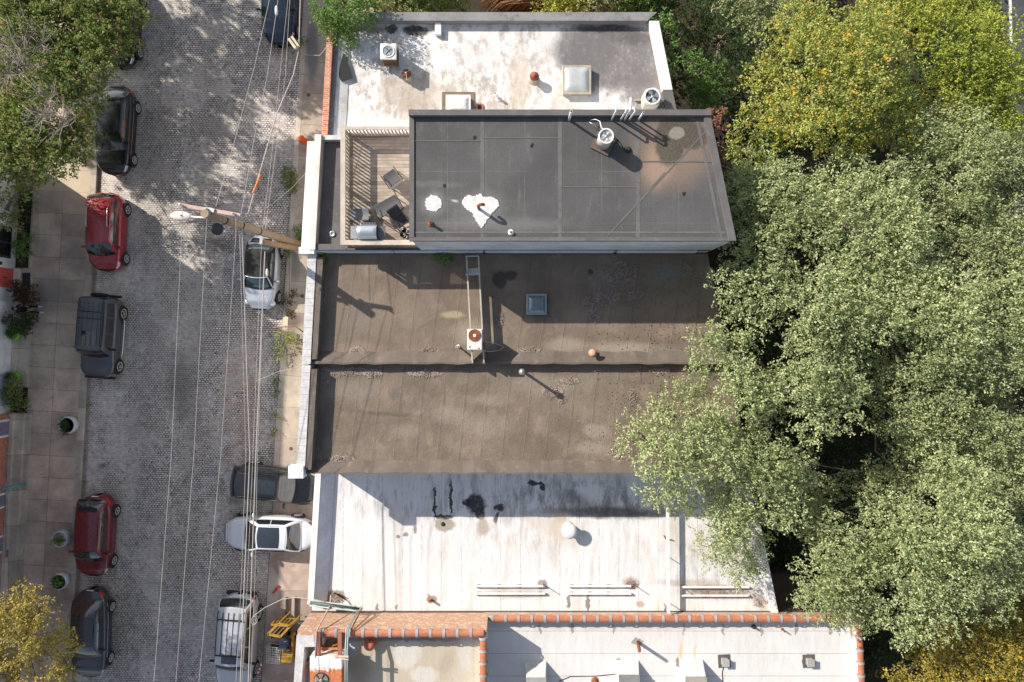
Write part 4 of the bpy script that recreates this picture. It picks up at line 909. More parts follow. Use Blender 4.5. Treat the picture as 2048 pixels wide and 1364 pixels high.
# 2 bright red crossover
red = paint("bright_red_paint", (.3, .012, .02), .25, .2)
c = Car("parked_car", "bright red compact car with silver roof rails and a sunlit patch on its tail", "car", 229, 468, (-.03, 1), L=4.2, W=1.76, H=1.56, body=red, wbs=2.62, nose=.78, hood=1.04, belt=1.02, deck=1.05, tail=.98, xwb=1.2, xwt=.55, xrt=-1.55, xrb=-1.9, wt=.58, wb=.78)
c.cabin((.42, .74)); c.mirrors(); c.trims(); c.rails(M("silver_rail", (.6, .6, .62), .3, .8), -.1, -1.2); c.pair("headlight", c.a - .5, c.a - .18, .62, .97, m_clear); c.pair("tail_light", -c.a + .12, -c.a + .4, .75, .99, m_redl)
mb = MB(); mb.tube([(-1.45, .15, 1.6), (-1.5, .15, 1.66), (-1.62, .15, 1.7)], .02, 6); mb.build("aerial", m_blk, c.roofo, local=True)
# 3 slate grey boxy off-roader with spare wheel
slate = paint("slate_grey_paint", (.075, .085, .1), .35, .3, .4)
c = Car("parked_car", "slate grey boxy off-roader with sunroof and a spare wheel on its back door", "car", 219, 674, (-.075, 1), L=4.35, W=1.8, H=1.82, body=slate, wbs=2.85, wo=.1, nose=1.0, hood=1.1, belt=1.12, deck=1.12, tail=1.05, xwb=.95, xwt=.62, xrt=-1.95, xrb=-2.05, wt=.68, wb=.82, box=9, wr=.39, clear=.36)
c.cabin((.36, .66), side_f=(.1, .78), um=.92); c.mirrors(m_blk); c.trims(); c.onroof("sunroof", .08, .36, .22, .78, glassy("sunroof_glass"))
c.rails(m_blk, .5, -1.9, .62, .05)
mb = MB()
for x in (-.95, -1.3): mb.box((x, 0, 1.88), (.05, 1.3, .03))
mb.build("roof_bars", m_blk, c.roofo, local=True)
for k in (-.4, -.13, .13, .4):
    mb = MB(); mb.bar((.45, k, 1.855), (-1.85, k, 1.855), .02, .012); mb.build("roof_rib", slate, c.roofo, local=True)
mb = MB(); mb.lathe((-2.32, -.05, 1.02), [(.1, .0), (.36, .02), (.38, .1), (.36, .2), (.1, .22)], 28, axis='X'); mb.build("spare_wheel", m_tyre, c.root, local=True)
c.pair("headlight", c.a - .2, c.a - .06, .7, .95, m_clear); c.pair("turn_lamp", c.a - .22, c.a - .1, .97, 1.08, m_amber); c.pair("tail_light", -c.a + .03, -c.a + .14, .85, 1.0, m_redl)
for xx in (c.a - .02, -c.a - .02):
    mb = MB(); mb.box((xx, 0, .55), (.14, 1.6, .2)); mb.build("bumper", m_blk, c.root, local=True, bevel=.04)
for sg in (1, -1):
    mb = MB(); mb.tube([(1.0, sg * .97, .5), (.9, sg * 1.02, .45), (-.9, sg * 1.02, .45), (-1.0, sg * .97, .5)], .035, 8); mb.build("side_step", m_chrome, c.root, local=True)
# 4 dark red hatchback
dred = paint("dark_red_paint", (.16, .01, .018), .25, .3)
c = Car("parked_car", "dark red hatchback parked beside the two lower white planters", "car", 206, 1064, (-.06, 1), L=4.35, W=1.8, H=1.52, body=dred, wbs=2.66, nose=.78, hood=1.02, belt=1.0, deck=1.06, tail=1.0, xwb=1.15, xwt=.5, xrt=-1.5, xrb=-1.98, wt=.58, wb=.79)
c.cabin((.42, .78)); c.mirrors(); c.trims(); c.pair("headlight", c.a - .5, c.a - .18, .66, .97, m_clear); c.pair("tail_light", -c.a + .1, -c.a + .5, .72, .99, m_redl)
mb = MB(); mb.grid(lambda u, v: c.R(.96 + .12 * u, v * .8 + .1) + Vector((0, 0, .03 - .03 * u)), 3, 8, 0, flip=True); mb.build("roof_spoiler", m_blk, c.roofo, local=True)
for sg in (1, -1): c.line("beltline_trim", -1.7, sg * .97, 1.1, sg * .97, m_blk, .01)
# 5 charcoal saloon
char = paint("charcoal_paint", (.05, .056, .065), .25, .5)
c = Car("parked_car", "charcoal saloon at the lower left partly under the yellowing tree", "car", 197, 1256, (-.03, 1), L=4.75, W=1.84, H=1.45, body=char, wbs=2.75, wt=.57, xrb=-1.9, xrt=-1.0, xwb=1.05, xwt=.25)
c.cabin((.5,)); c.mirrors(); c.trims(); c.pair("headlight", c.a - .5, c.a - .2, .62, .97, m_clear); c.pair("tail_light", -c.a + .1, -c.a + .34, .55, .98, m_redl)
for sg in (1, -1): c.line("chrome_strip", -1.7, sg * .98, 1.3, sg * .98, m_chrome, .012)
# 6 black car at the very top left
c = Car("parked_car", "black car at the top edge mostly hidden beneath the big left tree crown", "car", 257, 57, (-.06, 1), L=4.7, W=1.82, H=1.45, body=dark, wbs=2.75)
c.cabin((.5,)); c.mirrors(); c.trims(); c.pair("headlight", c.a - .5, c.a - .2, .62, .97, m_clear); c.pair("tail_light", -c.a + .1, -c.a + .34, .6, .98, m_redl)
# 7 navy saloon at the top right kerb
navy = paint("navy_paint", (.012, .03, .055), .2)
c = Car("parked_car", "dark blue car cut by the top edge beside the sidewalk and overhead wires", "car", 568, 14, (-.02, 1), L=4.7, W=1.82, H=1.5, body=navy, wbs=2.75, nose=.82, hood=1.05, xwb=1.0, xwt=.2, wt=.6)
c.cabin((.5,), glass=glassy("teal_glass", (.02, .05, .06), .08)); c.mirrors(); c.trims(); c.pair("headlight", c.a - .6, c.a - .22, .68, .97, m_clear); c.pair("tail_light", -c.a + .1, -c.a + .34, .6, .98, m_redl)
for v in (-.25, .25): c.line("hood_crease", .95, v * .8, c.a - .25, v, navy, .012)
# 8 silver-blue soft-top
silv = paint("silver_blue_paint", (.5, .54, .6), .3, .35)
soft = M("black_canvas", (.035, .034, .033), .9)
c = Car("parked_car", "silver rounded convertible with black fabric top parked below the two wooden poles", "car", 533, 546, (-.06, 1), L=4.15, W=1.78, H=1.46, body=silv, roofm=soft, wbs=2.5, nose=.7, hood=1.0, belt=.98, deck=1.02, tail=.8, xwb=.85, xwt=.3, xrt=-.9, xrb=-1.35, wt=.57, wb=.76, box=3.2)
c.cabin((.6,), glass=glassy("teal_glass"), s0=.12, s1=.9, side_f=(.1, .75), rear_f=(.2, .75), um=.8); c.mirrors(silv); c.trims()
mb = MB(); mb.tube([c.K(-1, t / 6, 'f') + Vector((.02, 0, .01)) for t in range(7)] + [c.K(lerp(-1, 1, t / 8), 1, 'f') + Vector((.02, 0, .015)) for t in range(1, 9)] + [c.K(1, 1 - t / 6, 'f') + Vector((.02, 0, .01)) for t in range(1, 7)], .03, 7); mb.build("windscreen_frame", silv, c.roofo, local=True)
for sg in (1, -1):
    q = c.S(c.a - .42, sg * .8, .0); mb = MB(); mb.lathe(q - Vector((0, 0, .06)), [(.15, 0), (.15, .05), (.1, .09), (.02, .1)], 20, M=None); mb.build("round_headlight", m_clear, c.bodyo, local=True)
    mb = MB(); mb.lathe(q - Vector((0, 0, .058)), [(.165, 0), (.165, .045), (.15, .047)], 20); mb.build("headlight_ring", m_chrome, c.bodyo, local=True)
c.pair("tail_light", -c.a + .12, -c.a + .32, .6, .9, m_redl)
c.patch("boot_vent", -1.75, -1.5, -.35, .35, m_blk)
# 9 black SUV nosed in towards the houses
c = Car("parked_car", "black sport utility car nosed in towards the row above the white saloon", "car", 560, 962, (1, .11), L=4.7, W=1.86, H=1.68, body=dark, wbs=2.75, nose=.92, hood=1.1, belt=1.08, deck=1.12, tail=1.05, xwb=1.05, xwt=.35, xrt=-1.75, xrb=-2.15, wt=.62, wb=.82, wr=.37, clear=.3)
c.cabin((.4, .74)); c.mirrors(); c.trims(); c.rails(m_blk, .2, -1.6, .6, .05); c.onroof("sunroof", .05, .62, .2, .8, glassy("sunroof_glass")); c.pair("headlight", c.a - .5, c.a - .2, .65, .97, m_clear); c.pair("tail_light", -c.a + .1, -c.a + .4, .75, .99, m_redl)
# 10 white saloon
wht = paint("white_car_paint", (.62, .64, .67), .3, .0)
c = Car("parked_car", "white saloon with dark glass roof, its tail against the white roofed house", "car", 548, 1060, (-1, -.03), L=4.9, W=1.88, H=1.45, body=wht, wbs=2.9, wt=.6, wb=.83, xwb=1.1, xwt=.35, xrt=-1.0, xrb=-1.75, nose=.74, hood=.96, deck=1.02, box=3.6)
c.cabin((.46,)); c.mirrors(wht); c.trims(); c.onroof("glass_roof", .02, .8, .05, .95, glassy("panorama_glass", (.015, .022, .03), .1)); c.pair("headlight", c.a - .55, c.a - .3, .8, 1.02, m_blk); c.pair("tail_light", -c.a + .1, -c.a + .34, .78, 1.02, m_redl)
# 11 large silver SUV with roof rack
c = Car("parked_car", "large silver utility car with black roof rack and sunroof at the bottom edge", "car", 486, 1270, (-.07, 1), L=5.15, W=1.98, H=1.86, body=paint("pale_silver_paint", (.5, .51, .53), .3, .2), wbs=3.0, nose=1.0, hood=1.18, belt=1.15, deck=1.18, tail=1.1, xwb=1.25, xwt=.75, xrt=-2.1, xrb=-2.4, wt=.7, wb=.87, box=6.5, wr=.4, clear=.33)
c.cabin((.34, .64), side_f=(.08, .8)); c.mirrors(m_blk); c.trims(); c.onroof("sunroof", .04, .2, .24, .8, glassy("sunroof_glass")); c.rails(m_blk, .35, -2.0, .66, .06)
for x in (.25, -1.6): mb = MB(); mb.box((x, 0, 1.96), (.07, 1.34, .03)); mb.build("rack_crossbar", m_blk, c.roofo, local=True)
for k in (-.42, -.14, .14, .42):
    mb = MB(); mb.bar((.3, k, 1.885), (-1.95, k, 1.885), .03, .015); mb.build("roof_rib", m_blk, c.roofo, local=True)
c.pair("tail_light", -c.a + .08, -c.a + .3, .9, 1.08, m_redl); c.pair("headlight", c.a - .4, c.a - .15, .66, .97, m_clear)
mb = MB(); mb.box((-c.a + .05, 0, .62), (.16, 1.6, .2)); mb.build("rear_bumper", m_blk, c.root, local=True, bevel=.05)
# ---------------------------------------------------------------- foliage generator
def leaf_mat(name, cols, gloss=.6, trans=.38):
    g = G(name); q = g.n("ShaderNodeNewGeometry").outputs["Random Per Island"]
    k = [(i / (len(cols) - 1), c) for i, c in enumerate(cols)]
    c = g.ramp(q, k)
    big = g.noise(.35, 3); c = g.mix(g.mr(big, .35, .65, 0, .35), c, cols[0])
    g.out(c, gloss, 0, .22)
    tr = g.n("ShaderNodeBsdfTranslucent"); g.L.new(g.mix(.5, c, (.3, .36, .05), 'MIX'), tr.inputs[0])
    ms = g.n("ShaderNodeMixShader"); ms.inputs[0].default_value = trans
    g.L.new(g.b.outputs[0], ms.inputs[1]); g.L.new(tr.outputs[0], ms.inputs[2])
    g.L.new(ms.outputs[0], g.N["Material Output"].inputs[0]); return g.mat
def norm(a): return a / np.maximum(np.linalg.norm(a, axis=1, keepdims=True), 1e-6)
def leaf_mesh(name, cen, ax, nrm, ln, wd, mats, midx=None, parent=None):
    """diamond leaves: centre, long axis, normal"""
    n = len(cen); off = np.array(rootof(parent).location) if parent is not None else np.zeros(3)
    sd_ = norm(np.cross(ax, nrm)); ln = ln[:, None]; wd = wd[:, None]
    v = np.empty((n, 4, 3), np.float32)
    c = cen - off
    v[:, 0] = c - ax * ln * .5; v[:, 1] = c + sd_ * wd * .5 + nrm * wd * .12; v[:, 2] = c + ax * ln * .5; v[:, 3] = c - sd_ * wd * .5 + nrm * wd * .12
    me = bpy.data.meshes.new(name); me.vertices.add(n * 4); me.vertices.foreach_set("co", v.ravel())
    me.loops.add(n * 4); me.loops.foreach_set("vertex_index", np.arange(n * 4, dtype=np.int32))
    me.polygons.add(n); me.polygons.foreach_set("loop_start", np.arange(0, n * 4, 4, dtype=np.int32))
    for q in mats: me.materials.append(q)
    if midx is not None: me.polygons.foreach_set("material_index", midx.astype(np.int32))
    me.update(calc_edges=True)
    o = bpy.data.objects.new(name, me); C.objects.link(o)
    if parent is not None: o.parent = parent
    return o
def foliage(name, lobes, mats, parent, seed=1, dens=26.0, ll=.108, lw=.058, slen=.5, k=16, hi=0.0, inner=.3, droop=0.0, bottom=-.35):
    """lobes: (x,y,z,r). sprays sit on lumpy lobe shells and carry k leaves each"""
    rg = np.random.default_rng(seed); cs, axs, ns, ls, ws, mi = [], [], [], [], [], []
    for (x, y, z, r) in lobes:
        m_ = max(6, int(dens * 4 * r * r)); d = rg.normal(size=(m_, 3)); d = norm(d); d[:, 2] = np.where(d[:, 2] < bottom, -d[:, 2], d[:, 2])
        ph = rg.uniform(0, 6.28, 6)
        lump = 1 + .13 * np.sin(4.3 * d[:, 0] + ph[0]) * np.sin(4.1 * d[:, 1] + ph[1]) + .11 * np.sin(7.7 * d[:, 0] + ph[2]) * np.sin(8.3 * d[:, 1] + ph[3] + 3 * d[:, 2])
        rad = r * lump * np.where(rg.random(m_) < inner, rg.uniform(.35, .9, m_), rg.uniform(.82, 1.06, m_))
        tip = np.array([x, y, z]) + d * rad[:, None] * np.array([1, 1, .8])
        ax = norm(d * .8 + np.array([0, 0, .35 - droop]) + rg.normal(size=(m_, 3)) * .38)
        sl = slen * rg.uniform(.5, 1.35, m_)
        t = rg.random((m_, k)); side = rg.normal(size=(m_, k, 3)) * .085
        p = tip[:, None] + ax[:, None] * (sl[:, None] * (t - .2))[..., None] + side * (1.3 - t)[..., None]
        la = norm((ax[:, None] * .55 + rg.normal(size=(m_, k, 3)) * .6).reshape(-1, 3))
        nn = norm(np.cross(la, rg.normal(size=la.shape))); nn = norm(nn * np.sign(nn[:, 2:3] + 1e-3) * .9 + np.repeat(d, k, 0) * .55 + np.array([0, 0, .3])); nn = norm(nn - la * np.sum(nn * la, 1, keepdims=True))
        cs.append(p.reshape(-1, 3)); axs.append(la); ns.append(nn)
        ls.append(ll * np.repeat(rg.uniform(.75, 1.3, m_), k) * rg.uniform(.55, 1.35, m_ * k)); ws.append(lw * rg.uniform(.7, 1.25, m_ * k))
        f = (rg.random(m_) < hi) & (d[:, 2] > .1); mi.append(np.repeat(f, k) & (t.reshape(-1) > .45))
    return leaf_mesh(name, np.concatenate(cs), np.concatenate(axs), np.concatenate(ns), np.concatenate(ls), np.concatenate(ws), mats, np.concatenate(mi) if len(mats) > 1 else None, parent)
def lobes_px(subs, seed=0):
    """subs: (px,py,z,Rpx[,n]) -> lobes filling a dome of that outline"""
    rg = random.Random(seed); out = []
    for s_ in subs:
        px, py, z, R = s_[:4]; c = P(px, py, z); Rm = R * (CAMZ - z) / F; n = s_[4] if len(s_) > 4 else max(6, int(Rm * 4.3))
        for i in range(n):
            rho = math.sqrt((i + .5) / n) * .78; th = i * 2.39996 + rg.uniform(-.4, .4)
            lr = Rm * rg.uniform(.27, .44)
            out.append((c.x + Rm * rho * math.cos(th), c.y + Rm * rho * math.sin(th), z + Rm * .38 * (1 - rho * rho * 1.5) + rg.uniform(-.5, .45), lr))
    return out
m_bark = M("grey_brown_bark", (.17, .13, .1), .9, sc_=4, dirt=(.08, .06, .05)); m_twig = M("bare_twig", (.34, .29, .25), .85)
def trunk(parent, base, lobes, r=.28, mat=None, seed=0, name="trunk", fork=.45):
    rg = random.Random(seed); mb = MB(); base = Vector(base)
    cen = Vector((sum(l[0] for l in lobes) / len(lobes), sum(l[1] for l in lobes) / len(lobes), 0)); top = max(l[2] for l in lobes)
    fk = Vector((lerp(base.x, cen.x, .4), lerp(base.y, cen.y, .4), top * fork))
    mb.tube([base, base.lerp(fk, .5) + Vector((rg.uniform(-.15, .15), rg.uniform(-.15, .15), 0)), fk], [r * 1.25, r, r * .85], 10)
    for l in (lobes if len(lobes) < 12 else lobes[::3]):
        e = Vector((l[0], l[1], l[2] - l[3] * .35)); m1 = fk.lerp(e, .5) + Vector((rg.uniform(-.3, .3), rg.uniform(-.3, .3), rg.uniform(-.6, -.1)))
        mb.tube([fk, m1, e, e + Vector((rg.uniform(-.5, .5), rg.uniform(-.5, .5), l[3] * .3))], [r * .42, r * .22, r * .1, .01], 6)
        for _ in range(3):
            d = Vector((rg.uniform(-1, 1), rg.uniform(-1, 1), rg.uniform(-.3, .45))).normalized() * l[3] * .85
            mb.tube([m1.lerp(e, .7), e.lerp(e + d, .4), e + d], [r * .16, .03, .008], 5)
    return mb.build(name, mat or m_bark, parent)
def tree(label, base, subs, mats, seed, group=None, r=.28, cat="tree", tname="tree", lobes=None, fork=.45, **kw):
    lb = lobes or lobes_px(subs, seed)
    t = thing(tname, label, cat, base, group=group)
    trunk(t, base, lb, r, seed=seed, fork=fork); foliage("crown", lb, mats, t, seed, **kw); return t
OL = leaf_mat("olive_leaves", [(0.229, 0.276, 0.114), (0.341, 0.391, 0.172), (0.456, 0.507, 0.242), (0.593, 0.632, 0.345), (0.757, 0.776, 0.482)])
OL2 = leaf_mat("dusty_green_leaves", [(0.224, 0.281, 0.138), (0.337, 0.39, 0.183), (0.477, 0.513, 0.25), (0.674, 0.659, 0.343)])
YG = leaf_mat("yellow_green_leaves", [(0.206, 0.266, 0.06), (0.35, 0.417, 0.0902), (0.475, 0.533, 0.12), (0.558, 0.508, 0.181), (0.66, 0.647, 0.2)])
YL = leaf_mat("golden_leaves", [(.45, .3, .04), (.6, .42, .05), (.65, .4, .06)], trans=.25)
YB_ = leaf_mat("bright_yellow_green_leaves", [(0.152, 0.212, 0.038), (0.304, 0.364, 0.0607), (0.516, 0.547, 0.0911), (0.638, 0.607, 0.136)])
DG_ = leaf_mat("dark_green_leaves", [(0.024, 0.048, 0.024), (0.0384, 0.0768, 0.0336), (0.0576, 0.106, 0.0432), (0.0864, 0.134, 0.0576)])
BG_ = leaf_mat("fresh_green_leaves", [(0.072, 0.156, 0.036), (0.12, 0.24, 0.054), (0.192, 0.336, 0.084), (0.288, 0.408, 0.144)])
AU = leaf_mat("autumn_leaves", [(0.207, 0.183, 0.0365), (0.372, 0.304, 0.0608), (0.516, 0.413, 0.0729), (0.516, 0.34, 0.0972), (0.259, 0.304, 0.0729)])
MG = leaf_mat("street_tree_leaves", [(0.0871, 0.137, 0.0391), (0.156, 0.234, 0.0587), (0.244, 0.351, 0.0879), (0.35, 0.391, 0.137), (0.453, 0.335, 0.175)])
RD = leaf_mat("crimson_vine_leaves", [(.2, .05, .05), (.3, .1, .09), (.25, .18, .12)])
GR = "wood behind the row"
tree("pale olive tree crowding the penthouse corner, upper of the wood", P(1620, 440, 0), [(1540, 410, 9.0, 118), (1730, 430, 9.2, 135)], [OL], 11, GR)
tree("dusty green tree reaching the back lane below the golden crown", P(1900, 420, 0), [(1895, 335, 8.6, 120), (1985, 480, 8.4, 120), (2080, 380, 8, 110)], [OL2], 12, GR)
tree("broad pale tree leaning over the shaded end of the brown roof", P(1580, 600, 0), [(1500, 575, 9.8, 105), (1660, 610, 9.6, 135)], [OL], 13, GR)
tree("pale tree in the heart of the wood near the right edge", P(1860, 640, 0), [(1850, 640, 9.3, 140), (2010, 660, 9, 130)], [OL], 14, GR)
tree("large pale tree over the party wall between the brown roofs", P(1560, 770, 0), [(1440, 745, 10.2, 105), (1590, 795, 10, 120)], [OL], 15, GR)
tree("pale tree above the dark gap, between the heart tree and the big rounded tree", P(1800, 810, 0), [(1840, 800, 8.6, 105), (1750, 760, 8.2, 70)], [OL2], 29, GR)
tree("spreading tree covering the corner of the lower brown roof", P(1540, 980, 0), [(1365, 890, 10.0, 122), (1520, 950, 9.2, 110), (1420, 1010, 8.8, 90), (1475, 1090, 7.8, 80)], [OL], 16, GR)
tree("big rounded pale tree in the lower right of the wood", P(1870, 1080, 0), [(1870, 1040, 9.4, 145), (1830, 1190, 8.8, 95), (1760, 1090, 8.8, 70), (1985, 1120, 8.6, 110)], [OL], 17, GR)
tree("pale tree beside the dark gap behind the white roof", P(1700, 1120, 0), [(1670, 1120, 9.0, 110), (1700, 1205, 8.6, 62), (1610, 1050, 7.0, 70), (1640, 1190, 8.0, 55)], [OL2], 18, GR)
tree("dull green tree at the right edge below the heart of the wood", P(1960, 880, 0), [(1950, 880, 7.6, 125), (2040, 990, 7.5, 90)], [OL2], 19, GR)
tree("tall yellow green tree with golden shoot tips", P(1640, 170, 0), [(1650, 150, 9.2, 165), (1530, 220, 8.4, 85), (1760, 240, 8.6, 95), (1500, 310, 7.6, 60)], [YG, YL], 20, GR, hi=.16)
tree("bright yellow green tree between the golden tree and the lane", P(1910, 140, 0), [(1890, 110, 8.2, 125), (1960, 220, 7.8, 115)], [YB_], 21, GR)
tree("yellow green tree at the top edge near the lane", P(1900, -20, 0), [(1820, -10, 6.5, 100), (1930, 20, 6, 60)], [YB_], 22, GR)
tree("dark shaded tree behind the silver coated roof", P(1430, 80, 0), [(1440, 90, 3.6, 100), (1400, 190, 2.6, 60)], [DG_], 23, GR, r=.16, dens=18)
tree("grey green tree at the top edge beyond the dark shaded tree", P(1500, 20, 0), [(1520, 10, 6.5, 95)], [OL2], 24, GR)
tree("bright green sapling rising from the shade behind the silver roof", P(1400, 150, 0), None, [BG_], 25, GR, r=.06, dens=34, lobes=[(*P(1385, 125, 5)[:2], 5, .45), (*P(1400, 165, 5)[:2], 5, .5), (*P(1432, 145, 5)[:2], 4.8, .45), (*P(1425, 185, 5)[:2], 4.7, .5), (*P(1395, 200, 4.5)[:2], 4.5, .4)])
tree("lower dusty tree sunk in the dark gap of the wood", P(1800, 930, 0), [(1800, 900, 6.9, 105), (1700, 985, 6.0, 70), (1600, 960, 5.5, 60)], [OL2], 26, GR, r=.16, dens=22)
tree("golden autumn tree in the bottom right corner", P(1930, 1300, 0), [(1930, 1290, 5.6, 120), (1830, 1345, 5.2, 75), (2030, 1250, 5.8, 80)], [AU, YL], 27, GR, hi=.15, dens=22)
tree("dark green tree at the right edge above the autumn tree", P(2020, 1190, 0), [(2030, 1180, 5, 80)], [AU], 28, GR, r=.16)
# left side
GL = "trees along the left-hand pavement"
t = tree("leafy street tree over the black cars with bare twigs in its middle", (P(55, 200, 0).x, P(0, 200, 0).y, .1), [(110, 40, 6.0, 105, 15), (225, 50, 5.8, 85, 12), (165, 140, 6.0, 90, 13), (40, 190, 5.2, 70, 8), (60, 290, 5.4, 105, 14), (160, 275, 4.9, 55, 7)], [MG, leaf_mat("rusty_young_leaves", [(.22, .12, .05), (.34, .2, .08), (.3, .26, .1)])], 31, GL, r=.075, dens=27, ll=.13, lw=.08, hi=.14)
mb = MB(); rg = random.Random(4)
for (px, py) in ((50, 65), (85, 90), (60, 150), (85, 240), (100, 200), (20, 150), (125, 255), (40, 100)):
    o = P(px, py, 7.3)
    for i in range(16):
        a = rg.uniform(0, 6.28); d = Vector((math.cos(a), math.sin(a), rg.uniform(.1, .7))) * rg.uniform(.6, 1.3); md = o + d * .5 + Vector((rg.uniform(-.1, .1), rg.uniform(-.1, .1), 0))
        mb.tube([o, md, o + d], [.02, .013, .006], 5)
        for j in range(3): e = md + Vector((rg.uniform(-.4, .4), rg.uniform(-.4, .4), rg.uniform(0, .3))); mb.tube([md, e], [.009, .005], 4)
mb.build("dead_twigs", m_twig, t)
tree("small green tree in front of the white house", (P(20, 430, 0).x, P(0, 430, 0).y, .1), [(18, 430, 3.6, 42), (60, 330, 3.2, 48), (120, 305, 4.0, 40)], [MG], 32, GL, r=.09, dens=34)
tree("yellow brown tree in the bottom left corner", (P(60, 1260, 0).x, P(0, 1260, 0).y, .1), [(75, 1245, 6.8, 82), (20, 1220, 6.8, 64), (118, 1310, 6.2, 52), (40, 1330, 6.4, 64)], [leaf_mat("tan_yellow_leaves", [(0.207, 0.186, 0.0413), (0.413, 0.33, 0.0722), (0.743, 0.537, 0.165), (0.8, 0.618, 0.248)])], 33, GL, r=.14, dens=34)
# trees beyond the frame that shade the upper street and the silver roof
for i, (x, y, z, R) in enumerate(((-29.6, 17.6, 8.5, 2.7), (-28.5, 22.5, 8.5, 3.6), (-24.5, 25.5, 9, 3.6), (-33, 20, 8.5, 3.4), (-21.5, 21.5, 7.5, 2.6))):
    lb = []; rg = random.Random(50 + i)
    for k in range(13): rho = math.sqrt((k + .5) / 13) * .8; th = k * 2.4; lb.append((x + R * rho * math.cos(th), y + R * rho * math.sin(th), z + rg.uniform(-.6, .8), R * rg.uniform(.27, .42)))
    tree(("slender street tree just outside the left edge beyond the leafy crown", "street tree beyond the top left corner, nearest the frame", "street tree above the frame over the cobbles", "street tree behind the left-hand houses", "slim street tree above the frame near the parked cars")[i], (x, y, 0), None, [MG], 60 + i, GL, lobes=lb, dens=12, k=12, ll=.2, lw=.12)
# shrubs behind the silver roof
GN = "shrubs along the north wall"
t = tree("bright green small tree with pale trunk at the front corner of the silver roof", P(722, 60, 0), None, [BG_], 41, GN, r=.1, dens=40, lobes=[(*P(x, y, z)[:2], z, r) for x, y, z, r in ((660, 20, 8.6, .75), (690, 45, 8.6, .6), (700, 10, 8.9, .8), (700, 80, 8.2, .38), (665, 55, 8.3, .5), (735, 20, 8.3, .5))], fork=.75)
for i, (x, r, z, mt, lab) in enumerate(((790, .8, 6.6, OL2, "grey green shrub behind the left of the silver roof"), (835, .75, 6.4, BG_, "fresh green shrub second along the top edge"), (895, .6, 5.6, BG_, "low bright shrub before the brown reeds"), (1125, .8, 6.2, YB_, "yellow green shrub just right of the brown reeds"), (1180, .8, 6.3, OL2, "olive shrub along the top edge behind the skylight"), (1250, .9, 6.0, BG_, "green shrub behind the dark stained roof corner"), (1310, .8, 5.4, DG_, "dark shrub at the rear corner of the silver roof"))):
    lb = [(*P(x + dx, -6 + dy, z)[:2], z + dz, r) for dx, dy, dz in ((0, 0, 0), (26, 8, -.3), (-24, 6, -.2), (10, -18, .3))]
    tree(lab, (*P(x, -10, 0)[:2], 0), None, [mt], 70 + i, GN, r=.07, lobes=lb, dens=30, cat="shrub", tname="shrub")
# vines on walls
def vine(lab, pts, mat, seed, parent_cat="vine"):
    b = Vector(pts[0]); t = thing("climbing_vine", lab, parent_cat, (b.x, b.y, 0)); mb = MB(); mb.tube([(b.x, b.y, 0)] + [tuple(p[:3]) for p in pts], .025, 6); mb.build("stem", m_bark, t)
    foliage("leaves", [tuple(p) for p in pts], [mat], t, seed, dens=26, slen=.25, ll=.1, lw=.08)
vine("crimson creeper on the rear wall of the penthouse", [(*P(1434, 232, 11)[:2], 10.9, .3), (*P(1437, 255, 11)[:2], 10.9, .25), (*P(1444, 300, 10.5)[:2], 10.3, .2), (*P(1450, 330, 10)[:2], 9.9, .18)], RD, 81)
vine("green creeper over the rear corner of the silver roof", [(*P(x, y, 8.1)[:2], z, r) for x, y, z, r in ((1340, 45, 7.9, .3), (1348, 75, 7.6, .28), (1330, 30, 8, .22), (1300, 28, 7.9, .18), (1352, 110, 7.5, .2))], BG_, 82)
# ground cover in the wood and brown reeds
rg = np.random.default_rng(5); n = 60000
p = np.stack([rg.uniform(6, 30, n), rg.uniform(-21, 24, n), rg.uniform(-.25, 1.1, n) ** 1], 1)
p = p[(p[:, 0] > 8.17 + .2 * (3.7 - p[:, 1]) + 1.2) & (p[:, 0] < 26) & ((p[:, 1] > -12.5) | (p[:, 0] > 16.6))]
m2 = np.sin(p[:, 0] * 1.3) * np.sin(p[:, 1] * 1.1) > -.3; p = p[m2]; n = len(p)
ax = norm(rg.normal(size=(n, 3))); nn = norm(np.cross(ax, rg.normal(size=(n, 3)))); 
o = leaf_mesh("undergrowth", p, ax, nn, np.full(n, .26), np.full(n, .15), [DG_]); tag(o, "dark leafy undergrowth on the floor of the wood", "undergrowth", kind="stuff")
mb = MB(); rr = random.Random(9)
for i in range(900):
    q = P(rr.uniform(960, 1115), rr.uniform(-50, 32), 0); h = rr.uniform(1.6, 3.2); a = rr.uniform(-.5, .9)
    mb.tube([q, q + Vector((.3 * h * math.cos(a), .3 * h * math.sin(a) * .5, h * .6)), q + Vector((.75 * h * math.cos(a), .5 * h * math.sin(a), h))], [.014, .012, .004], 3)
o = mb.build("dry_reeds", M("dry_reed", (.36, .2, .1), .9)); tag(o, "bed of brown dry reeds at the top behind the silver roof", "reeds", kind="stuff")
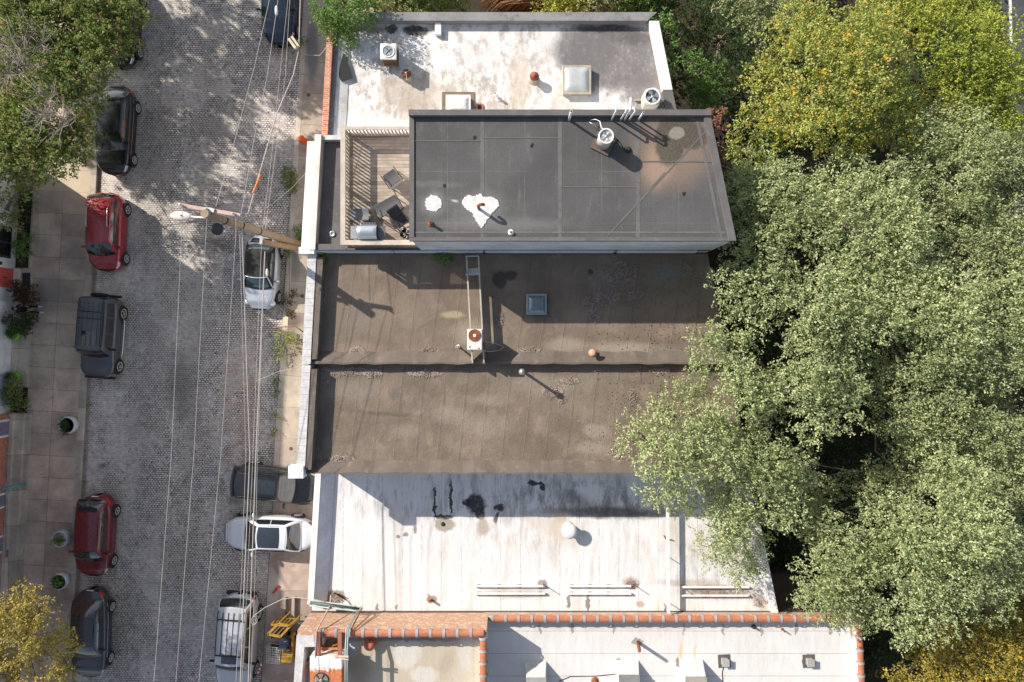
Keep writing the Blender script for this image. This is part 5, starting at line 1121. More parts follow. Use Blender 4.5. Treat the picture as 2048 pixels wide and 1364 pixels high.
# ---------------------------------------------------------------- left-hand row
HT = 10.9
m_stuc = M("pale_stucco", (.8, .8, .8), .8, sc_=1, fine=20, dirt=(.4, .4, .4), dirt_amt=.3)
m_stuc2 = M("blue_grey_panel", (.4, .44, .5), .5, sc_=1)
def lhouse(label, y0, y1, mat):
    h = thing("rowhouse", label, "house", (xf((y0 + y1) / 2) - 4, (y0 + y1) / 2, 0))
    mb = MB(); mb.prism([(xf(y0) - 9, y0), (xf(y0), y0), (xf(y1), y1), (xf(y1) - 9, y1)], -.2, HT); mb.build("wall", mat, h)
    mb = MB(); mb.prism([(xf(y0) - 9, y0 + .01), (xf(y0) + .12, y0 + .01), (xf(y1) + .12, y1 - .01), (xf(y1) - 9, y1 - .01)], HT + .002, HT + .25); mb.build("cornice", m_cream, h); return h
def panel(h, name, ya, yb, z0, z1, mat, d=.04):     # flat feature proud of the front, photo rows ya..yb
    a, b = P(0, ya, .6).y, P(0, yb, .6).y; mb = MB(); lo, hi = min(a, b), max(a, b)
    mb.prism([(xf(lo) + .002, lo), (xf(lo) + d, lo), (xf(hi) + d, hi), (xf(hi) + .002, hi)], z0, z1); return mb.build(name, mat, h)
def uppers(h, y0, y1, n):
    for i in range(n):
        y = y0 + (y1 - y0) * (i + .5) / n
        for z in (4.6, 7.9):
            mb = MB(); mb.box((xf(y) + .03, y, z), (.08, 1.2, 1.9)); fo = mb.build("window", M("window_frame_white", (.7, .68, .65)), h)
            mb = MB(); mb.box((xf(y) + .075, y, z), (.02, 1.02, 1.7)); mb.build("pane", glassy("house_glass"), fo)
H1 = lhouse("white stucco house with coral red front door on the left pavement", 2.1, 10.05, m_stuc); uppers(H1, 2.1, 10.05, 3)
fr = panel(H1, "window", 455, 517, .55, 2.3, M("dark_frame", (.06, .06, .065), .5), .05); panel(H1, "pane", 459, 485, .65, 2.2, glassy("house_glass"), .07).parent = fr; panel(H1, "pane", 488, 513, .65, 2.2, glassy("house_glass"), .07).parent = fr
dr = panel(H1, "door", 537, 575, .25, 2.4, M("coral_red_paint", (.62, .1, .09), .5, var=.1), .06)
mb = MB(); y = P(0, 556, .6).y; mb.box((xf(y) + .1, y, .95), (.03, .03, .35)); mb.build("handle", m_chrome, dr)
mb = MB(); y = P(0, 529, .6).y; mb.box((xf(y) + .05, y, 1.3), (.1, .16, .22)); mb.build("mailbox", m_blk, H1)
panel(H1, "garage_door", 372, 440, .15, 2.4, M("off_white_door", (.66, .65, .63), .6), .03)
w2 = panel(H1, "window", 606, 667, .3, 2.3, m_stuc2, .05); panel(H1, "pane", 612, 660, .9, 2.2, glassy("blue_glass", (.14, .17, .2), .15), .07).parent = w2
xf0 = xf
def xf(y): return xf0(y) + .22
H1b = lhouse("pale panelled house behind the two lime green pots", -3.88, 2.097, m_stuc); uppers(H1b, -3.88, 2.1, 2)
panel(H1b, "garage_door", 671, 744, .35, 2.5, M("bright_white_panel", (.76, .76, .76), .5), .06); panel(H1b, "side_panel", 747, 811, .35, 2.5, m_stuc2, .03)
def xf(y): return xf0(y) + .45
H2 = lhouse("red brick house with long stone steps in the lower left", -22, -3.883, m_brickH); uppers(H2, -22, -3.9, 5)
for a, b in ((838, 873), (985, 1015), (1070, 1105)):
    fo = panel(H2, "window", a, b, .5, 2.2, m_white, .05); panel(H2, "pane", a + 4, b - 4, .6, 2.1, glassy("lavender_glass", (.2, .17, .24), .2), .07).parent = fo
panel(H2, "base_course", 826, 1400, .0, .58, m_step, .03)
def ledge(h, name, px1, ya, yb, z0, z1, mat=None, px0=None):
    mb = MB(); pts = []
    for y_ in (ya, yb):
        k = -.055 * (y_ - ya); Y = P(0, y_, z1).y
        x0 = xf(Y) + .075 if px0 is None else P(px0 + k, 0, z1).x
        pts.append((x0, P(px1 + k, 0, z1).x, Y))
    mb.prism([(pts[1][0], pts[1][2]), (pts[1][1], pts[1][2]), (pts[0][1], pts[0][2]), (pts[0][0], pts[0][2])], z0, z1); return mb.build(name, mat or m_step, h)
ledge(H2, "stone_step", 62, 827, 1500, .14, .24); ledge(H2, "stone_step", 48, 827, 1500, .242, .42); ledge(H2, "stone_step", 27, 827, 1500, .422, .6)
def xf(y): return xf0(y) + .22
ledge(H1b, "stone_step", 60, 657, 774, .14, .3); ledge(H1b, "stone_step", 34, 657, 774, .302, .42)
xf = xf0
ledge(H1, "bed_kerb", 69, 383, 536, .14, .3, None, 65); ledge(H1, "bed_kerb", 63, 578, 656, .14, .3, None, 58); ledge(H1, "door_step", 64, 537, 577, .14, .24); ledge(H1, "door_step", 38, 537, 577, .242, .34, m_cream)
ledge(H1, "planting_bed", 64.5, 383, 535, .14, .2, m_soil); ledge(H1b, "planting_bed", 55, 776, 826, .14, .2, m_soil)
q = P(53, 559, .25); mb = MB(); mb.box((q.x, q.y, .256), (.42, .72, .022)); tag(mb.build("doormat", M("dark_slate_mat", (.04, .045, .055), .9)), "dark doormat on the step before the coral red door", "doormat")
mb = MB(); a, b = P(0, 110, .8).y, P(0, 330, .8).y     # low garden wall north of the houses
mb.prism([(P(32, 0, .8).x - .15, b), (P(32, 0, .8).x + .3, b), (P(40, 0, .8).x + .3, a), (P(40, 0, .8).x - .15, a)], -.2, .85); tag(mb.build("garden_wall", m_cream), "low beige garden wall under the leafy street tree", "wall")
mb = MB(); q0, q1 = P(-6, 981, 1.4), P(26, 973, 1.2); mb.tube([q0, q0.lerp(q1, .5), q1, q1 + Vector((.08, 0, -.2)), Vector((q1.x + .08, q1.y, .43))], .075, 10); tag(mb.build("handrail", M("teal_paint", (.1, .3, .36), .45)), "thick teal handrail crossing the stone steps", "handrail")
# pots and planters
def foliage_small(name, lobes, mat, parent, seed, dens=70, ll=.09, lw=.06, slen=.18): return foliage(name, lobes, [mat], parent, seed, dens=dens, ll=ll, lw=lw, slen=slen, k=10)
def tub(label, px, py, r, h, mat, mleaf, seed, lob, tilt=0, group="white round tubs on the left pavement", zb=.14, name="planter"):
    b = P(px, py, zb); t = thing(name, label, "planter", b, group=group)
    mb = MB(); mb.lathe(b, [(r * .72, 0), (r * .95, h * .35), (r, h * .7), (r * .97, h), (r * .86, h + .01), (r * .84, h - .08)], 32); mb.build("tub", mat, t)
    mb = MB(); mb.lathe(b + Vector((0, 0, h - .09)), [(r * .84, 0), (r * .84, .01)], 24); mb.build("soil", m_soil, t)
    foliage_small("plant", [(b.x + x * r, b.y + y * r, b.z + h + z, q) for x, y, z, q in lob], mleaf, t, seed)
m_tub = M("white_glazed_tub", (.7, .7, .7), .35, dirt=(.4, .4, .38), sc_=3)
tub("topmost white tub with dark green plant, alone on the slabs", 146, 848, .46, .55, m_tub, DG_, 91, [(-.1, -.2, .05, .2), (.05, .2, .12, .2), (-.1, -.6, .05, .17), (.1, -.1, .2, .16)])
tub("white tub with low mossy plant beside the dark red hatchback", 134, 1072, .44, .62, m_tub, MG, 92, [(-.2, -.1, 0, .22), (.05, .1, .02, .16)])
tub("white tub overflowing with yellow green leaves next to the corner tree", 130, 1157, .44, .55, m_tub, BG_, 93, [(0, 0, .02, .28), (-.3, .2, 0, .22), (.3, -.2, .05, .22)])
m_lime = M("lime_green_glaze", (.19, .42, .045), .3, var=.1)
for i, (px, py, lab, r) in enumerate(((39, 667, "larger lime green pot beside the seated person's bush", .36), (37, 753, "smaller lime green pot at the lower end of the stone ledge", .3))):
    b = P(px, py, .3); t = thing("flower_pot", lab, "pot", b, group="lime green pots")
    mb = MB(); mb.lathe(b, [(r * .6, 0), (r * .92, r * .7), (r, r * 1.2), (r * .92, r * 1.5), (r * .76, r * 1.5), (r * .72, r * 1.2), (r * .02, r * 1.2)], 28); mb.build("pot", m_lime, t)
    mb = MB(); rr = random.Random(i)
    for k in range(16): a = rr.uniform(0, 6.28); mb.lathe(b + Vector((r * .5 * math.cos(a), r * .5 * math.sin(a), r * 1.3)), [(.02, -.02), (.035, 0), (.02, .03)], 6)
    mb.build("pebbles", m_white, t); foliage_small("plant", [(b.x - .03, b.y, b.z + r * 1.6, .1), (b.x - .04, b.y, b.z + r * 2.0, .09)], DG_, t, 95 + i)
def shrub(label, spec, mat, seed, cat="shrub", name="shrub", stems=True, **kw):
    lb = [(*P(x, y, z)[:2], z, r) for x, y, z, r in spec]; b = lb[0]; t = thing(name, label, cat, (b[0], b[1], .1)); mb = MB()
    for l in lb: mb.tube([(b[0], b[1], .05), (l[0], l[1], l[2])], [.03, .012], 5)
    if stems: mb.build("stem", m_bark, t)
    foliage("leaves", lb, mat if isinstance(mat, list) else [mat], t, seed, **{**dict(dens=65, slen=.28, ll=.1, lw=.06, k=12), **kw})
PU = leaf_mat("purple_brown_leaves", [(.035, .02, .02), (.07, .035, .03), (.1, .06, .045)])
FLR = leaf_mat("red_petals", [(.6, .06, .03), (.7, .2, .1)], trans=.2); FLP = leaf_mat("peach_petals", [(.7, .3, .2), (.75, .5, .4)], trans=.2)
shrub("dark purple brown shrub between the red door and the seated person", [(52, 588, .7, .5), (40, 575, .8, .35), (60, 600, .6, .35)], PU, 101)
shrub("green shrub between the seated person and the larger lime pot", [(48, 648, .8, .42), (60, 640, .7, .38), (25, 640, 1.1, .35), (55, 655, .6, .3)], DG_, 102)
shrub("low hydrangea bush under the dark window of the white house", [(48, 505, .6, .38), (45, 488, .6, .32), (55, 475, .5, .25)], BG_, 103)
shrub("red flowering plant in the bed of the white house", [(44, 440, .55, .3), (50, 430, .5, .25)], [DG_, FLR], 104, hi=.4)
shrub("peach flowering plant beside the red flowers", [(38, 458, .8, .16)], [MG, FLP], 105, hi=.8)
shrub("leafy bed plant at the top end of the white house", [(52, 378, .6, .3), (50, 410, .5, .32), (62, 400, .4, .25)], DG_, 106)
shrub("dark green shrub below the smaller lime pot", [(33, 790, .6, .45), (30, 770, .7, .4), (38, 808, .5, .4), (18, 792, .8, .3)], MG, 107)
# weeds on the right-hand side
shrub("weeds in the kerb beside the cream cornice, upper clump", [(580, 362, .3, .35), (578, 345, .3, .3), (583, 380, .25, .25)], MG, 111, "weeds", "weed_clump")
shrub("weeds at the foot of the wooden poles", [(602, 462, .4, .3), (606, 478, .35, .28), (575, 502, .2, .2)], BG_, 112, "weeds", "weed_clump")
shrub("tall yellowing weeds below the silver convertible", [(568, 676, .5, .45), (590, 682, .5, .35), (560, 700, .3, .3), (566, 715, .3, .25)], YB_, 113, "weeds", "weed_clump", dens=20)
shrub("thin line of weeds along the kerb above the black sport utility", [(557, 765, .15, .14), (556, 790, .15, .12), (553, 830, .15, .12), (551, 865, .15, .13)], MG, 114, "weeds", "weed_clump", stems=False)
shrub("small weed in the kerb beside the splice box", [(608, 88, .15, .2)], BG_, 115, "weeds", "weed_clump")
shrub("dead brown leaves heaped by the convertible's front wheel", [(577, 600, .1, .3), (590, 590, .1, .2), (578, 625, .1, .2)], leaf_mat("dead_leaves", [(.1, .06, .03), (.2, .13, .08), (.28, .2, .13)]), 116, "leaf litter", "leaf_heap", stems=False, slen=.1)
shrub("bright green weed growing at the shaded wall of the upper brown roof", [(885, 515, 8.65, .2), (893, 521, 8.6, .17), (878, 513, 8.6, .15)], BG_, 117, "weeds", "weed_clump", stems=False)
shrub("small green weed in the front corner of the upper brown roof", [(652, 512, 8.6, .15), (648, 520, 8.55, .1)], BG_, 118, "weeds", "weed_clump", stems=False)
# twig litter on the roofs
m_twl = M("dry_twig", (.42, .34, .29), .9)
def litter(name, label, spots, z, seed):
    rr = random.Random(seed); mb = MB()
    for (px, py, rx, ry, n) in spots:
        for i in range(n):
            a = rr.uniform(0, 6.28); q = math.sqrt(rr.random()); o = P(px + rx * q * math.cos(a), py + ry * q * math.sin(a), z) + Vector((0, 0, .01 + rr.random() * .07 * (1 - q)))
            th = rr.uniform(0, 3.14); ln = rr.uniform(.05, .22); d = Vector((math.cos(th), math.sin(th), rr.uniform(-.1, .1))) * ln; s_ = Vector((-d.y, d.x, 0)) * rr.uniform(-.4, .4)
            mb.tube([o - d * .5, o + s_ * .5, o + d * .5], rr.uniform(.007, .013), 3, caps=False)
    tag(mb.build(name, m_twl), label, "twigs", kind="stuff")
litter("twig_litter", "dry twigs blown onto the upper brown roof", [(712, 702, 16, 9, 240), (645, 590, 8, 30, 60), (860, 702, 20, 6, 80), (1240, 545, 40, 22, 420), (1215, 590, 26, 22, 300), (1175, 608, 12, 14, 120), (1190, 632, 14, 16, 130), (1270, 590, 20, 10, 100), (1000, 640, 6, 14, 120), (1060, 700, 24, 7, 140), (1115, 513, 14, 5, 60), (1380, 570, 20, 40, 80)], 8.5, 1)
litter("twig_litter", "dry twigs along the ridge of the lower brown roof", [(650, 752, 14, 16, 260), (700, 743, 40, 8, 320), (745, 747, 20, 8, 160), (850, 746, 36, 8, 300), (685, 922, 28, 13, 320), (1140, 762, 20, 6, 130), (1105, 782, 22, 10, 220), (1122, 800, 10, 6, 80), (1240, 905, 26, 20, 260), (1320, 742, 20, 5, 160), (1265, 800, 8, 26, 60)], 8.4, 2)
litter("twig_litter", "twigs and dirt caught on the white rolled roof", [(1440, 1183, 60, 7, 160), (1262, 1168, 14, 8, 60), (665, 1196, 24, 13, 120), (1520, 1205, 16, 10, 60)], 5.8, 3)
n = 900; rg = np.random.default_rng(8); X = np.stack([rg.normal(1350, 90, n), rg.uniform(500, 960, n)], 1); X = X[(X[:, 0] > 1060)]
k = (CAMZ - 8.53) / F; p = np.stack([(X[:, 0] - 1024) * k, (682 - X[:, 1]) * k, np.full(len(X), 8.53)], 1); p = p[p[:, 0] < 8.17 + .2 * (3.7 - p[:, 1]) - .4]; p = p[(p[:, 1] > -5.2) & (np.abs(p[:, 1] + .8) > .4) & (p[:, 1] < 3.4)]; n = len(p)
ax = rg.normal(size=(n, 3)); ax[:, 2] *= .1; ax = norm(ax)
tag(leaf_mesh("fallen_leaves", p, ax, norm(np.tile(np.array([[0, 0, 1.0]]), (n, 1)) + rg.normal(size=(n, 3)) * .2), np.full(n, .07), np.full(n, .05), [leaf_mat("fallen_leaf", [(.3, .12, .05), (.35, .25, .1), (.2, .14, .08)])]), "fallen leaves on the brown roofs beneath the wood's edge", "leaves", kind="stuff")

# ---------------------------------------------------------------- poles, lamp, wires
m_wood = M("weathered_pole_wood", (.36, .27, .17), .85, sc_=2.5, fine=30, dirt=(.2, .2, .07), dirt_amt=.8); m_wire = M("sunlit_wire", (.42, .39, .36), .6, var=.1); m_ins = M("white_insulator", (.75, .74, .72), .35)
pb, pt = P(603, 490, .1), P(409, 427, 12.5)
PA = thing("utility_pole", "tall mossy wooden utility pole with pinkish crossarm above the street lamp", "utility pole", pb)
mb = MB(); mb.tube([pb.lerp(pt, t) for t in (0, .3, .6, 1)], [.19, .18, .165, .15], 16); mb.build("pole", m_wood, PA)
a0, a1 = P(358, 410, 12.2), P(482, 431, 12.2); mb = MB(); mb.bar(a0, a1, .14, .12); arm = mb.build("crossarm", M("pinkish_timber", (.55, .38, .33), .8), PA, bevel=.008)
for t in (.06, .47, .9):
    q = a0.lerp(a1, t); mb = MB(); mb.lathe(q + Vector((0, 0, .06)), [(.02, 0), (.05, .03), (.035, .07), (.06, .1), (.04, .16), (.02, .2)], 12); mb.build("insulator", m_ins, arm)
mb = MB(); mb.box(P(421, 420, 12.28), (.3, .14, .08), rz=-.2); mb.box(P(421, 424, 12.1), (.12, .3, .1), rz=-.2); mb.build("bracket", m_metal, arm)
mb = MB()
for t in (.55, .72, .86): q = pb.lerp(pt, t); mb.lathe(q, [(.2, -.03), (.205, 0), (.2, .03)], 14)
mb.build("pole_bands", M("dark_steel_band", (.12, .11, .1), .6, .5), PA)
lb = thing("street_lamp", "white cobra-head street lamp reaching over the cobbles from the tall pole", "street lamp", P(432, 437, 11))
l0, l1 = P(436, 438, 11.0), P(380, 433, 11.15); mb = MB(); mb.tube([l0 + Vector((.1, 0, -.3)), l0, l1], .035, 10); mb.build("lamp_arm", m_white, lb)
mb = MB(); lc = P(358, 431.5, 11.15); ld = (lc - l1).normalized(); sdv = Vector((-ld.y, ld.x, 0)); Rm = Matrix((ld, sdv, Vector((0, 0, 1)))).transposed()
def lamp(u, v):
    s_ = u * 1.02; w_ = .2 * math.sin(math.pi * min(1, s_ ** .75)) ** .6 * (.55 + .55 * s_) + .035 * (1 - s_); a = 2 * math.pi * v
    return l1 + Rm @ Vector((s_ * .82 - .06, w_ * math.cos(a), w_ * .55 * math.sin(a)))
mb.grid(lamp, 18, 20); mb.build("lamp_head", M("cream_lamp_enamel", (.72, .66, .61), .4, var=.12), lb)
mb = MB(); mb.lathe(l1 + Rm @ Vector((.28, -.0, .1)), [(.03, -.02), (.03, .03)], 8); mb.build("photocell", m_blk, lb)
qb, qt = P(607, 499, .1), P(524, 484, 6.3)
PB = thing("utility_pole", "shorter brown wooden pole just below the tall one, over the convertible", "utility pole", qb)
mb = MB(); mb.tube([qb.lerp(qt, t) for t in (0, .5, 1)], [.15, .14, .125], 14); mb.build("pole", M("orange_brown_pole_wood", (.4, .25, .16), .85, sc_=3, dirt=(.25, .15, .1)), PB)
mb = MB(); mb.box(qt + Vector((0, .05, .05)), (.12, .3, .12)); mb.lathe(qt + Vector((0, -.1, .05)), [(.05, 0), (.03, .15)], 10); mb.build("bracket", m_metal, PB)
WG = "overhead wires above the street"
def wire(label, pts, r=.0095, mat=None, sub=10, name="overhead_wire", parent=None):
    P3 = [P(x, y, z) for x, y, z in pts]; out = []
    for a, b in zip(P3, P3[1:]):
        n_ = max(1, int((b - a).length / 1.0))
        out += [a.lerp(b, i / n_) for i in range(n_)]
    out.append(P3[-1]); mb = MB(); mb.tube(out, r, 5, caps=False); o = mb.build(name, mat or m_wire, parent)
    if label: tag(o, label, "wire", WG)
    return o
wire("leftmost wire running down from the outer end of the crossarm", [(366, 412, 12.3), (343, 909, 11.6), (308, 1364, 12), (296, 1500, 12.4)])
wire("second wire from the left, running down past the lamp arm", [(414, 436, 12.1), (388, 909, 11.4), (352, 1364, 11.8), (340, 1500, 12.1)])
wire("third wire from the left, leaving the inner end of the crossarm", [(472, 434, 12.2), (472, 470, 12.1), (442, 909, 11.3), (398, 1364, 11.7), (384, 1500, 12)])
wire("wire from the tall pole bowing right above the white saloon's bonnet, left of its bundle", [(479, 450, 10.6), (492, 909, 9.8), (483, 1160, 10), (472, 1364, 10.3), (464, 1500, 10.5)])
wire("wire from the tall pole, second of the bundle over the silver utility", [(484, 452, 10.4), (500, 909, 9.4), (489, 1160, 9.6), (481, 1364, 9.9), (474, 1500, 10.2)], .022)
wire("wire from the short pole, left one over the convertible", [(523, 490, 6.4), (506, 909, 6.0), (495, 1160, 6.1), (484, 1364, 6.3), (476, 1500, 6.4)])
wire("wire from the short pole, right one over the convertible", [(530, 503, 6.2), (512, 909, 5.8), (503, 1160, 5.9), (497, 1364, 6.1), (492, 1500, 6.2)], .024)
wire("innermost wire of the bundle, passing the coiled drop", [(530, 505, 6.1), (515, 909, 5.6), (510, 1160, 5.7), (501, 1364, 5.9), (496, 1500, 6)])
wire("wire running up from the middle of the crossarm to the top edge", [(432, 412, 12.2), (468, 288, 11.8), (510, 130, 11.9), (539, 0, 12), (560, -100, 12.2)])
wire("wire running up from the inner end of the crossarm", [(482, 430, 12.2), (508, 280, 11.7), (535, 150, 11.8), (556, 0, 12), (570, -100, 12.2)])
wire("left of the two close wires over the dark blue car", [(523, 478, 6.4), (545, 300, 6), (560, 150, 6.1), (576, 0, 6.2), (584, -100, 6.3)])
wire("right of the two close wires over the dark blue car", [(528, 480, 6.2), (552, 300, 5.8), (571, 150, 5.9), (580, 0, 6), (588, -100, 6.1)])
wire("twisted wire carrying the orange guard and the splice box", [(497, 425, 9), (512, 372, 8.8), (553, 230, 8.4), (587, 150, 8.3), (598, 100, 8.2), (601, 0, 8.4), (604, -100, 8.6)], .024)
wire("short drop wire curling from the splice box to the low silver roofed house", [(600, 98, 8.2), (607, 108, 7.9), (620, 111, 7.8), (640, 111, 7.9), (652, 96, 8.0), (664, 84, 8.1)], .016)
wire("thin drop wire from the tall pole to the cream cornice", [(482, 436, 10), (510, 428, 9.6), (545, 408, 9.3), (585, 375, 9.1), (617, 340, 9.0)], .008)
wire("thin drop wire crossing to the lower brown roof front", [(512, 762, 6.2), (560, 742, 7.4), (602, 732, 8.6)], .009)
wire("white drop wire arching over the driveway to the brick party wall", [(507, 1232, 6.0), (530, 1215, 6.0), (565, 1198, 6.2), (590, 1195, 6.4), (620, 1197, 6.6), (650, 1204, 7)], .016)
mb = MB(); cc = P(512, 1237, 5.9); mb.tube([cc + Vector((.12 * math.cos(t * .4), .18 * math.sin(t * .4), .01 * t)) for t in range(34)], .012, 5); tag(mb.build("wire_coil", m_wire), "coiled loop of spare wire hanging over the silver utility", "wire coil")
for (px, py, z, lab) in ((534, 545, 6.1, "upper white splice on the wire above the convertible roof"), (532, 600, 6.0, "small splice on the wire above the convertible windscreen"), (518, 25, 12, "white splice on the wire above the dark blue car")):
    mb = MB(); q = P(px if px != 518 else 553, py if py != 25 else 21, z); mb.lathe(q, [(.01, -.18), (.05, -.14), (.06, 0), (.05, .14), (.01, .18)], 10, axis='Y'); tag(mb.build("wire_splice", m_ins), lab, "splice")
g0, g1 = P(521, 349, 8.75), P(506, 387, 8.85); mb = MB(); mb.tube([g0.lerp(g1, i / 16) for i in range(17)], [.05 if i % 2 else .036 for i in range(17)], 8); tag(mb.build("wire_guard", M("orange_plastic", (.8, .17, .03), .4, var=.1)), "bright orange guard sleeve on the twisted overhead wire", "wire guard")
q = P(588, 86, 8.25); t = thing("splice_box", "cream splice box hung on the wire over the dark blue car's bumper", "splice box", q); R = Matrix.Rotation(-.95, 3, 'Z')
mb = MB(); mb.box(q, (.5, .26, .16), M=R); mb.build("box", M("cream_box", (.58, .5, .36), .6), t, bevel=.01)
mb = MB(); mb.box(q + Vector((0, 0, .085)), (.52, .05, .012), M=R); mb.build("strap", m_dark, t)
mb = MB(); mb.tube([q + R @ Vector((0, -.05, -.1)), q + R @ Vector((0, .28, -.02)), q + Vector((.2, -.2, 0))], .018, 6); mb.build("cable_tail", m_wire, t)
# hydrant and small street things
b = P(608, 283, .14); t = thing("fire_hydrant", "bright orange hydrant on the right sidewalk above the cream cornice", "fire hydrant", b); mo = M("orange_hydrant_paint", (.75, .14, .02), .45, var=.15)
mb = MB(); mb.lathe(b, [(.2, 0), (.2, .05), (.16, .07), (.155, .36), (.19, .38), (.19, .42), (.17, .5), (.07, .58), (.04, .62)], 20); mb.build("barrel", mo, t)
for sg in (1, -1): mb = MB(); mb.lathe(b + Vector((0, 0, .27)), [(.07, sg * .13), (.07, sg * .22), (.045, sg * .24)], 12, axis='Y'); mb.build("outlet_cap", mo, t)
mb = MB(); q = [P(547, 655, .9), P(591, 652, .9), P(606, 664, .9)]; mb.tube(q, .035, 6); mb.tube([q[0], Vector((q[0].x, q[0].y, .1))], .03, 6); mb.tube([q[2], Vector((q[2].x, q[2].y, .1))], .03, 6); tag(mb.build("rusty_guard_rail", M("dull_rust", (.28, .15, .09), .85)), "bent rusty pipe rail below the silver convertible", "rail")
for px, py, lab in ((617, 190, "round metal cover set in the shaded upper sidewalk"), (605, 592, "small brick-red box cover in the sidewalk beside the convertible"), (582, 897, "small iron cover in the sidewalk above the black sport utility")):
    mb = MB(); mb.lathe(P(px, py, .14), [(.1, -.01), (.1, .008), (.07, .01)], 14); tag(mb.build("valve_cover", M("rusty_cover", (.16, .08, .06), .8)), lab, "valve cover")
mb = MB(); mb.bar(P(546, 1186, .14), P(558, 1171, .14), .1, .06); tag(mb.build("red_block", M("red_plastic", (.55, .04, .03), .5)), "short red bar lying on the pale patch of driveway", "bar")

# ---------------------------------------------------------------- air conditioners
def fan_blades(parent, c, r, mat, n=4, name="fan"):
    mb = MB(); mb.lathe(c, [(r * .22, -.02), (r * .22, .02), (r * .1, .03)], 12)
    for k in range(n):
        a = 2 * math.pi * k / n + .4
        def fn(u, v, a=a): rr_ = lerp(.2, .93, u) * r; t = a + (v - .5) * .85; return c + Vector((rr_ * math.cos(t), rr_ * math.sin(t), .03 * (v - .5)))
        mb.grid(fn, 4, 4)
    return mb.build(name, mat, parent)
m_acw = M("ivory_enamel", (.68, .67, .65), .4, dirt=(.4, .3, .22), sc_=5); m_coil = M("bronze_louvre", (.16, .1, .06), .6, .4)
def ring(parent, c, r0, r1, h, mat, name="fan_ring"):
    mb = MB(); mb.lathe(c, [(r0, 0), (r1, 0), (r1, h), (r0, h), (r0, 0)], 36); return mb.build(name, mat, parent)
# 1 bronze louvred unit on the silver roof
b = P(785, 122, 7.8); t = thing("air_conditioner", "square bronze-sided air conditioner with grey top on the silver roof", "air conditioner", b)
mb = MB()
for k in range(9): mb.box(b + Vector((0, 0, .25 + k * .075)), (.62 + .02 * (k % 2), .62 + .02 * (k % 2), .05))
mb.box(b + Vector((0, 0, .52)), (.58, .58, .66)); mb.build("louvred_case", m_coil, t)
mb = MB(); mb.box(b + Vector((0, 0, .93)), (.68, .68, .1)); top = mb.build("top_cover", m_acw, t, bevel=.04)
ring(top, b + Vector((0, 0, .98)), .22, .27, .02, m_acw); mb = MB(); mb.lathe(b + Vector((0, 0, .982)), [(.225, 0), (.225, .004)], 28); mb.build("fan_guard", M("wire_mesh_grey", (.25, .28, .31), .6, .4), top); fan_blades(top, b + Vector((0, 0, .995)), .17, M("dull_blade", (.2, .22, .24), .5, .5))
mb = MB()
for dx in (-.22, .22): mb.box(b + Vector((dx, 0, .11)), (.06, .9, .1))
mb.build("stand_rail", m_metal, t)
# 2 white round-top unit at the rear of the silver roof
def round_ac(label, px, py, z, r, h, base=None, squareish=False):
    b = P(px, py, z); t = thing("air_conditioner", label, "air conditioner", b)
    if base: mb = MB(); mb.box(b + Vector((0, 0, .04)), (base, base, .08), rz=-.45); mb.build("base_board", M("brown_board", (.14, .11, .09), .9), t)
    mb = MB(); z0 = b + Vector((0, 0, .09))
    if squareish:
        n_ = 32; pr = []
        for k in range(n_):
            a = 2 * math.pi * k / n_; q_ = (abs(math.cos(a)) ** 5 + abs(math.sin(a)) ** 5) ** -.2; pr.append((b.x + r * q_ * math.cos(a), b.y + r * q_ * math.sin(a)))
        mb.prism(pr, b.z + .09, b.z + h)
    else: mb.lathe(z0, [(r * .97, 0), (r, h * .9), (r * .9, h * .91)], 32)
    mb.build("casing", M("weathered_ivory_casing", (.52, .48, .4), .6, dirt=(.25, .2, .16), sc_=4), t)
    tp = b + Vector((0, 0, h)); rg_ = ring(t, tp, r * .82, r * 1.04, .06, m_acw)
    mb = MB(); mb.lathe(tp + Vector((0, 0, .002)), [(r * .83, 0), (r * .83, .004)], 28); mb.build("fan_well", M("dark_well", (.05, .055, .06), .7), rg_)
    fan_blades(rg_, tp + Vector((0, 0, .03)), r * .8, M("aluminium_blade", (.45, .48, .5), .35, .6)); return t, b
t, b = round_ac("white square-cornered air conditioner at the rear corner of the silver roof", 1297, 207, 7.8, .34, .8, squareish=True)
mb = MB(); mb.bar(P(1270, 200, 7.86), P(1345, 203, 7.86), .1, .1); mb.bar(P(1270, 219, 7.86), P(1345, 220, 7.86), .1, .1); mb.build("timber_sleeper", M("grey_timber", (.3, .26, .22), .9), t)
t, b = round_ac("round air conditioner with white ring on the dark penthouse roof", 1206, 287, 11.85, .27, .85, base=.72)
mb = MB(); mb.box(P(1218, 265, 12.6), (.12, .16, .2), rz=-.6); mb.build("isolator", m_acw, t)
# 3 rusty unit on steel rails on the brown roof
b = P(951, 679, 9.15); t = thing("air_conditioner", "white air conditioner with rusty fan riding the steel rails on the brown roof", "air conditioner", b)
mb = MB(); mb.box(b + Vector((0, 0, .3)), (.6, .84, .58)); cs = mb.build("casing", m_acw, t, bevel=.03)
f = b + Vector((0, .16, .592)); mb = MB(); mb.lathe(f, [(.25, 0), (.25, .006)], 28); mb.build("fan_well", m_rust, cs)
mb = MB()
for rr_ in (.06, .1, .14, .18, .22, .245): mb.tube([f + Vector((rr_ * math.cos(k / 24 * 6.2832), rr_ * math.sin(k / 24 * 6.2832), .015)) for k in range(25)], .006, 4)
mb.build("fan_guard", M("bright_rust", (.45, .14, .05), .8), cs); mb = MB(); mb.lathe(f + Vector((0, 0, .015)), [(.07, 0), (.06, .02)], 14); mb.build("hub", m_white, cs)
for dx, dy, s_ in ((-.2, -.3, .05), (.17, -.36, .05)): mb = MB(); mb.box(b + Vector((dx, dy, .591)), (s_, s_ * 1.4, .006)); mb.build("rust_spot", m_rust, cs)
